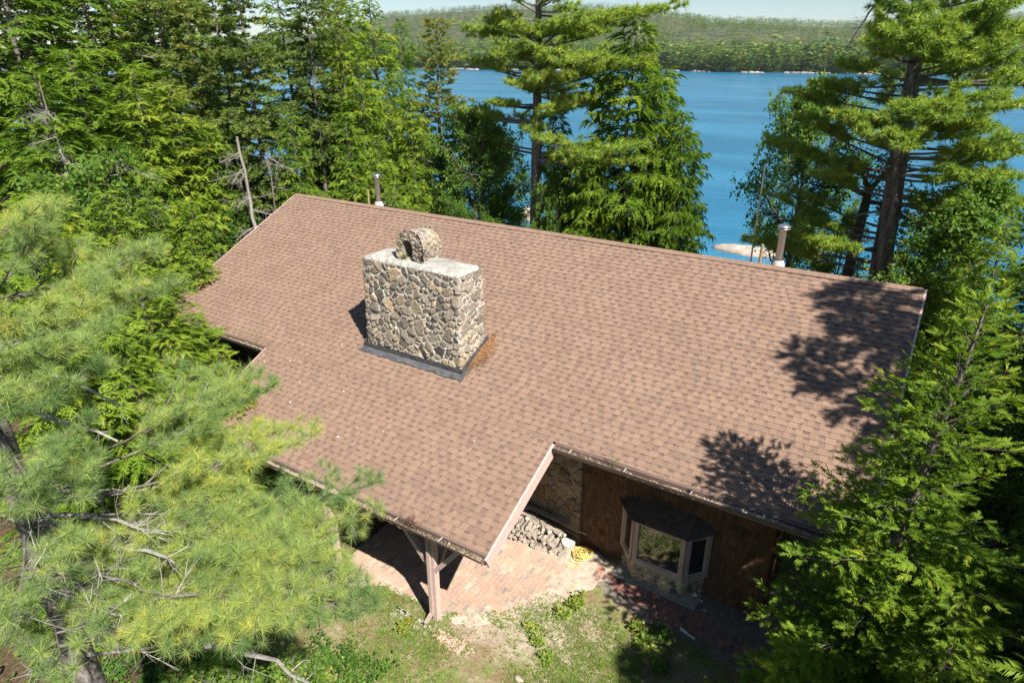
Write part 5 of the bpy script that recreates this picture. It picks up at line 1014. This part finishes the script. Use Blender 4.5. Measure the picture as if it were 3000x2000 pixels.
# second stem behind it
# near left pine
mb = np.array([12.75, -14.25])
def tr_(px, py, rr_, dz=.3, sp=.75, **o): p = atr(px, py, rr_); return (p, p[2]-dz, sp, o)
br = [tr_(445, 690, 8.0), tr_(400, 780, 7.6), tr_(330, 830, 7.3), tr_(520, 760, 7.9, .4, .6), tr_(250, 720, 7.6), tr_(130, 650, 7.4), tr_(60, 600, 7.2), tr_(180, 800, 7.2), tr_(60, 780, 7.), tr_(300, 930, 7.), 
      tr_(60, 950, 6.7), tr_(170, 1050, 6.5, .3, .9), tr_(280, 1130, 6.6, .3, .9), tr_(80, 1150, 6.3, .3, .9), tr_(180, 1250, 6.3),
      tr_(930, 1235, 7.3, .5, .8), tr_(820, 1190, 7.5, .5, .8), tr_(720, 1130, 7.7, .5, .8), tr_(830, 1330, 7.1, .4, .8), tr_(690, 1410, 7., .4, .8), 
      tr_(1110, 1395, 7.1, .6, .7), tr_(1050, 1470, 7.0, .5, .6), tr_(1120, 1530, 6.9, .4, .5),
      tr_(900, 1570, 6.7, .4, .9), tr_(1000, 1640, 6.6, .5, .9), tr_(1100, 1700, 6.5, .5, .9), tr_(1090, 1830, 6.4, .5, .9), tr_(1000, 1780, 6.3, .4, 1.), tr_(900, 1700, 6.3, .4, 1.), tr_(800, 1620, 6.5, .4, .9), tr_(780, 1760, 6.2, .4, 1.), tr_(880, 1850, 6.1, .4, 1.), tr_(700, 1690, 6.4, .3, .8), tr_(700, 1560, 6.7, .3, .8),
      tr_(240, 1440, 6.3, .3, .6), tr_(100, 1440, 6., .3, .7), tr_(300, 1590, 6.9, .2, .35), tr_(60, 1900, 5.9, .2, .7), tr_(180, 1960, 6., .2, .6), tr_(20, 1350, 6., .3, .8)]
T0 = lambda z: (12.75, -14.25, z)
dd = [(T0(6.6), atr(500, 1640, 6.3), 22, .04), (T0(6.2), atr(580, 1740, 6.2), 22, .04), (T0(5.6), atr(430, 1850, 6.3), 26, .028), (T0(5.9), atr(330, 1800, 6.2), 24, .022), (T0(6.4), atr(380, 1700, 6.2), 24, .02), (T0(6.0), atr(60, 1800, 6.0), 24, .02), (T0(6.6), atr(90, 1700, 6.0), 22, .02), (T0(6.9), atr(480, 1560, 6.5), 18, .02), (T0(5.2), atr(120, 1960, 6.8), 18, .02), (T0(7.2), atr(330, 1430, 7.), 10, .03), (T0(6.2), atr(600, 1680, 7.), 14, .02), (T0(6.9), atr(440, 1560, 7.), 16, .02), (T0(5.0), atr(560, 1880, 7.4), 12, .02),
      (atr(610, 1885, 7.4), atr(910, 1998, 7.), 8, .03), (T0(8.2), atr(350, 1290, 7.2), 6, .03), (T0(8.9), atr(370, 1190, 7.4), 6, .025)]
make_pine('pine_tree', 'near white pine with long needles filling the lower left corner', mb, 13.5, 303, br, 'tuft_near', .13, 'f_pine_near', .17, .20, .10, .56, .014, s0_=.42, fill=[(8.5, 13, 12, 2.2, .7, 110, 250), (6.5, 8.5, 5, 2.4, 2.2, 140, 260)], dead=dd, tint=.5, deadln=.6, sub=1.2, upc=1.15)
# turning maple sapling under the near pine
e = broadleaf(400, H=3.6, lo=1.2, Rm=1.5, n1=9, n2=9, size=.19, tint=.5, mat_f='f_red', trunk_r=.03, density=1.3); e.name = 'maple_tree'; p = atr(300, 1880, 9.0); e.location = (p[0], p[1], .0); tag(e, 'maple sapling with green and reddish leaves under the near pine', 'maple tree')
e = broadleaf(401, H=2.6, lo=.6, Rm=1.5, n1=8, n2=8, size=.2, tint=.6, trunk_r=.03, density=1.2); e.name = 'maple_tree'; p = atr(760, 1930, 11.3); e.location = (p[0], p[1], .0); tag(e, 'bright leafed sapling under the right boughs of the near pine', 'maple tree')
# leaning stem beside the great pine
r = np.random.default_rng(500); g = Geo(); gf = Geo(); by_ = 11.5; a = atY(2470, 830, by_); a[2] = float(gh(a[0], by_)); q0 = atY(2488, 780, by_); q1 = atY(2535, 600, by_); O = a.copy()
g.tube([a-O, q0-O, q1-O, atY(2545, 560, by_)-O], [.24, .2, .16, .14], 10, .3); P = []; D = []
for pts in ([(2540, 575), (2480, 545), (2420, 550), (2380, 540)], [(2545, 560), (2530, 510), (2490, 470), (2450, 440)], [(2550, 555), (2600, 500), (2620, 430)], [(2540, 590), (2600, 600), (2660, 640)]):
    L = [atY(x, y, by_-.4*i)-O for i, (x, y) in enumerate(pts)]; g.tube(L, np.linspace(.10, .03, len(L)), 6, .3)
    for j in range(26):
        u = r.uniform(.3, 1)*(len(L)-1); i = min(int(u), len(L)-2); c = L[i]+(L[i+1]-L[i])*(u-i); d = nrm(r.normal(0, 1, 3)+[0, 0, -.2])*r.uniform(.3, 1.1); g.tube([c, c+d*.5, c+d], [.02, .012, .004], 3, .3, False)
        for w_ in (.4, .7, 1): P.append(c+d*w_+r.normal(0, .1, 3)); D.append(d)
e = empty('oak_tree', tuple(O), 'dark forked tree leaning beside the great pine trunk', 'oak tree'); g.build('trunk', M['bark'], e, True); scatter(gf, 'leaf', np.array(P), np.array(D), np.array([0, 0, 1.])+r.normal(0, .4, (len(P), 3)), np.full(len(P), .36), .35+r.normal(0, .1, len(P)), r); gf.build('crown', M['f_maple'], e)
# ================================================================ AIR
m = bpy.data.materials.new('haze'); m.use_nodes = True; t = m.node_tree; t.nodes.remove(t.nodes['Principled BSDF']); pv = t.nodes.new('ShaderNodeVolumePrincipled'); pv.inputs['Color'].default_value = (.80, .90, 1, 1); pv.inputs['Density'].default_value = .00005; pv.inputs['Anisotropy'].default_value = .2
t.links.new(pv.outputs[0], t.nodes['Material Output'].inputs['Volume'])
g = Geo(); g.box((-1200, 1350, 110), (9000, 6600, 250)); o = g.build('haze', m); tag(o, kind='stuff')
